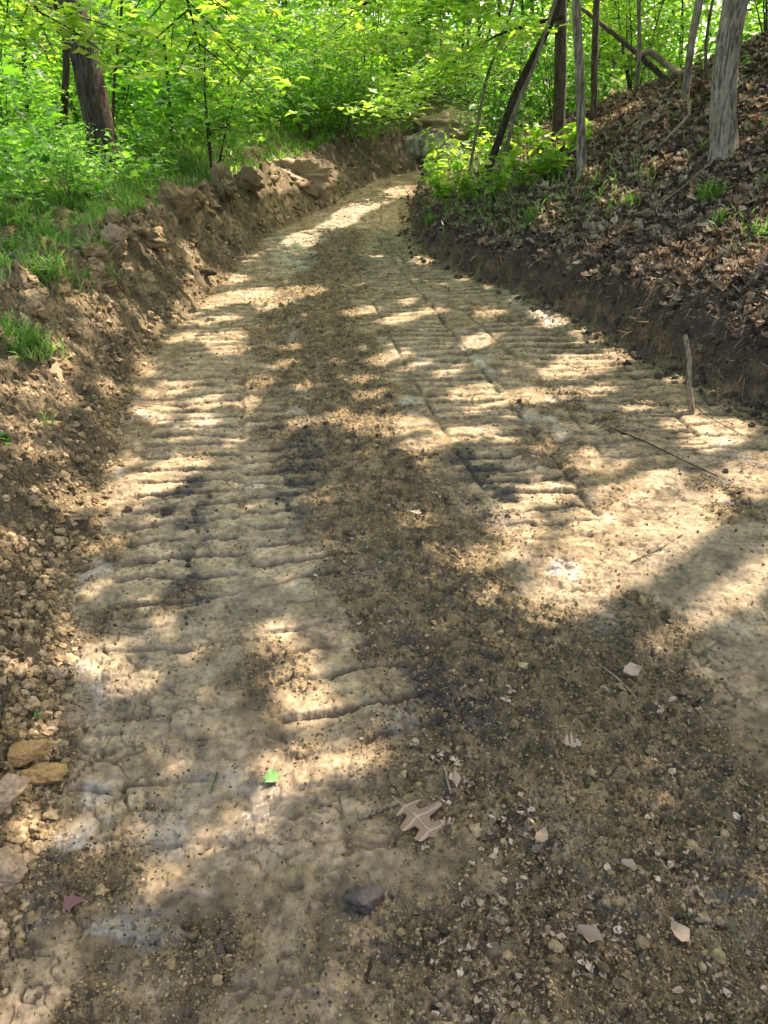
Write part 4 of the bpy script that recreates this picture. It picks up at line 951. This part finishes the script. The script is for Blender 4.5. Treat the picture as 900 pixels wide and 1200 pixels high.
one_leaf('oak_leaf', (490, 966), .14, hero_oak(), M_OAKL, .8, R(-140), 'large pale brown oak leaf lying flat in the lower middle of the road', (R(4), 0), .014)
one_leaf('maple_leaf', (319, 921), .05, MAPLE, M_FRESH, 1.0, R(10), 'single fresh light green maple leaf on the sunlit road', (R(10), 0))
one_leaf('green_leaf', (50, 848), .035, MAPLE, M_FRESH, .0, R(60), 'dark green leaf at the left bank foot, upper of two', (R(15), R(10)))
one_leaf('green_leaf', (70, 854), .022, MAPLE, M_FRESH, .3, R(-60), 'smaller green leaf right of the other one at the bank foot', (R(-10), R(20)))
one_leaf('maple_leaf', (76, 1066), .05, MAPLE, M_RED, .5, R(-80), 'purplish brown leaf lying near the lower left corner', (R(5), R(5)))
one_leaf('dead_leaf', (488, 608), .055, OAKS[1], M_OAKL, 1, R(70), 'pale dead leaf in the upper middle of the road crumbs', (0, 0))
one_leaf('dead_leaf', (504, 658), .05, OAKS[2], M_OAKL, .6, R(20), 'pale dead leaf below the other one in the road centre', (0, R(20)))
one_leaf('dead_leaf', (670, 878), .06, OAKS[2], M_OAKL, 1, R(100), 'forked pale dead leaf on the dark crumbs, right of centre', (0, 0))
one_leaf('dead_leaf', (740, 792), .07, CRUMP[1], M_OAKL, .9, R(110), 'curled pale dead leaf uphill in the right crumbs', (0, 0))
one_leaf('dead_leaf', (634, 985), .05, CRUMP[2], M_OAKL, .7, R(-40), 'curled tan leaf right of the large oak leaf', (0, 0))
one_leaf('dead_leaf', (532, 920), .05, CRUMP[3], M_OAKL, .9, R(5), 'narrow pale dead leaf just above the large oak leaf', (0, 0))
one_leaf('dead_leaf', (736, 1022), .04, CRUMP[0], M_OAKL, .9, R(60), 'small grey leaf curled in the gravelly crumbs', (0, 0))
one_leaf('dead_leaf', (690, 1105), .06, CRUMP[3], M_LITTER, .75, R(60), 'crumpled brown leaf in the small sunny patch at the bottom', (0, 0))
one_leaf('dead_leaf', (795, 1100), .06, CRUMP[2], M_LITTER, .8, R(20), 'crumpled brown leaf lowest towards the right corner', (0, 0))

# ------------------------------------------------------------------ sticks
def stick(name, pts, r, mat, label, catg='stick', group=None, knots=.25, sides=10):
    pts = np.array(pts, float); b = pts[0].copy()
    rad = np.linspace(r[0], r[1], len(pts)); V, T_, A = tube(pts - b, rad, sides, knots, seed=int(pts[0][0] * 100) % 97, step=.02)
    o = link(name, mesh_np(name, V, T_, True), mat, loc=b); tag(o, label, catg, group); return o
a = hit(812, 482); top = in_plane(a, 803, 393, .12)
stick('broken_stick', [a + [0, 0, -.02], in_plane(a, 807, 450, .03), in_plane(a, 808, 420, .07), top], (.017, .013), M_TWIG, 'thick broken stick leaning upright against the dark cut bank')
def ground_line(pxs, lift=.02): return [hit(*p) + np.array([0, 0, lift]) for p in pxs]
stick('fallen_branch', ground_line([(858, 172), (850, 186), (825, 208), (800, 228), (775, 248)], .07), (.014, .008), M_TWIG, 'long thin fallen branch lying on the litter below the largest pale trunk', 'branch')
stick('fallen_branch', ground_line([(806, 130), (806, 146), (790, 162), (772, 180)], .08), (.022, .012), M_TWIG, 'crooked pale branch on the hillside left of the largest trunk', 'branch')
B = hit(778, 98, False)
stick('fallen_branch', [hit(778, 96) + [0, 0, .05], in_plane(B, 748, 64, .1), in_plane(B, 722, 42, .2), in_plane(B, 682, 10, .4)], (.05, .03), M_BARK, 'broken branch slanting up left from the hillside across the background', 'branch')
stick('fallen_branch', [in_plane(B, 745, 66, .1), in_plane(B, 762, 60, .0), in_plane(B, 780, 75, -.1), hit(800, 92) + [0, 0, .04]], (.045, .05), M_TWIG, 'snapped grey branch end beside the slanting broken branch', 'branch')
stick('fallen_branch', [hit(598, 160) + [0, 0, .1], in_plane(hit(610, 150), 640, 118, 0), in_plane(hit(610, 150), 700, 92, .5)], (.045, .03), M_BARKD, 'dark fallen branch resting behind the straight grey tree', 'branch')
stick('twig', ground_line([(0, 300), (40, 322), (85, 352)], .05), (.008, .005), M_BARKD, 'dark twig slanting across the grass on the left bank', 'twig')
stick('twig', ground_line([(420, 964), (445, 953), (465, 946)], .008), (.007, .006), M_TWIG, 'short thick twig lying left of the large oak leaf', 'twig')
stick('twig', ground_line([(715, 503), (758, 521), (800, 542), (840, 560)][::-1], .01), (.003, .004), M_BARKD, 'long fine dark twig on the sunny right side of the road', 'twig')
stick('twig', ground_line([(805, 472), (830, 492), (870, 512)], .01), (.004, .002), M_BARKD, 'fine dark twig running right from the foot of the leaning stick', 'twig')
stick('twig', ground_line([(520, 900), (528, 935)], .008), (.004, .003), M_TWIG, 'small twig above the large oak leaf', 'twig')
stick('twig', ground_line([(740, 660), (775, 645), (800, 628)], .006), (.0025, .002), M_BARKD, 'tiny dark twig in the brightest sun patch', 'twig')
stick('twig', ground_line([(700, 780), (722, 800), (745, 822)], .008), (.003, .002), M_TWIG, 'straight pale twig in the crumbs below the trunk shadow', 'twig')
stick('twig', ground_line([(0, 870), (10, 840), (14, 812)], .03), (.006, .005), M_BARKD, 'reddish brown twig at the left edge above the ochre stones', 'twig')
stick('twig', ground_line([(128, 470), (165, 478), (200, 484)], .03), (.004, .002), M_ROOT, 'fine root lying down the bare left bank', 'twig')
stick('twig', ground_line([(255, 905), (248, 930)], .004), (.002, .002), M_GRASS, 'short green stalk lying near the maple leaf', 'twig')
# roots sticking out of the cut
x_, y_ = ground_pts(20000, lambda a, b: 1 - ss(.08, .26, np.abs(a - xr(b) - .22)), .0, .6, 2.5, 20)
V, Fc, A = scatter(BLADE, np.stack([x_, y_, H(x_, y_) + .01], 1), rots(len(x_), tilt=rng.uniform(1.2, 2.6, len(x_)), tiltdir=rng.normal(np.pi * 1.2, .6, len(x_))), np.stack([np.full(len(x_), .06), rng.uniform(.03, .12, len(x_)), rng.uniform(.03, .12, len(x_))], 1))
tag(link('rootlets', mesh_np('rootlets', V, Fc, False, fattrs={'rnd': A}), M_LITTER), 'fine hair roots hanging from the lip of the cut bank', kind='stuff')
for i, (px_, py_) in enumerate([(518, 288), (560, 300), (590, 318), (640, 330), (672, 352), (700, 372), (740, 392), (775, 400), (840, 430), (870, 440), (892, 425), (760, 380)]):
    p = hit(px_, py_); parts = []
    for _ in range(2):
        (v, pp) = twig_tube((0, 0, 0), (rng.uniform(-.8, .2), -1, rng.uniform(-.6, .3)), rng.uniform(.12, .28), .004, .35, 5, 7); parts.append(v)
    V, T_, A = cat(parts); o = link('root', mesh_np('root', V, T_, True), M_ROOT, loc=p)
    tag(o, 'thin pale root dangling from the dark cut bank', 'root', 'roots poking out of the cut bank')

print('verts', sum(len(o.data.vertices) for o in bpy.data.objects if o.type == 'MESH'))
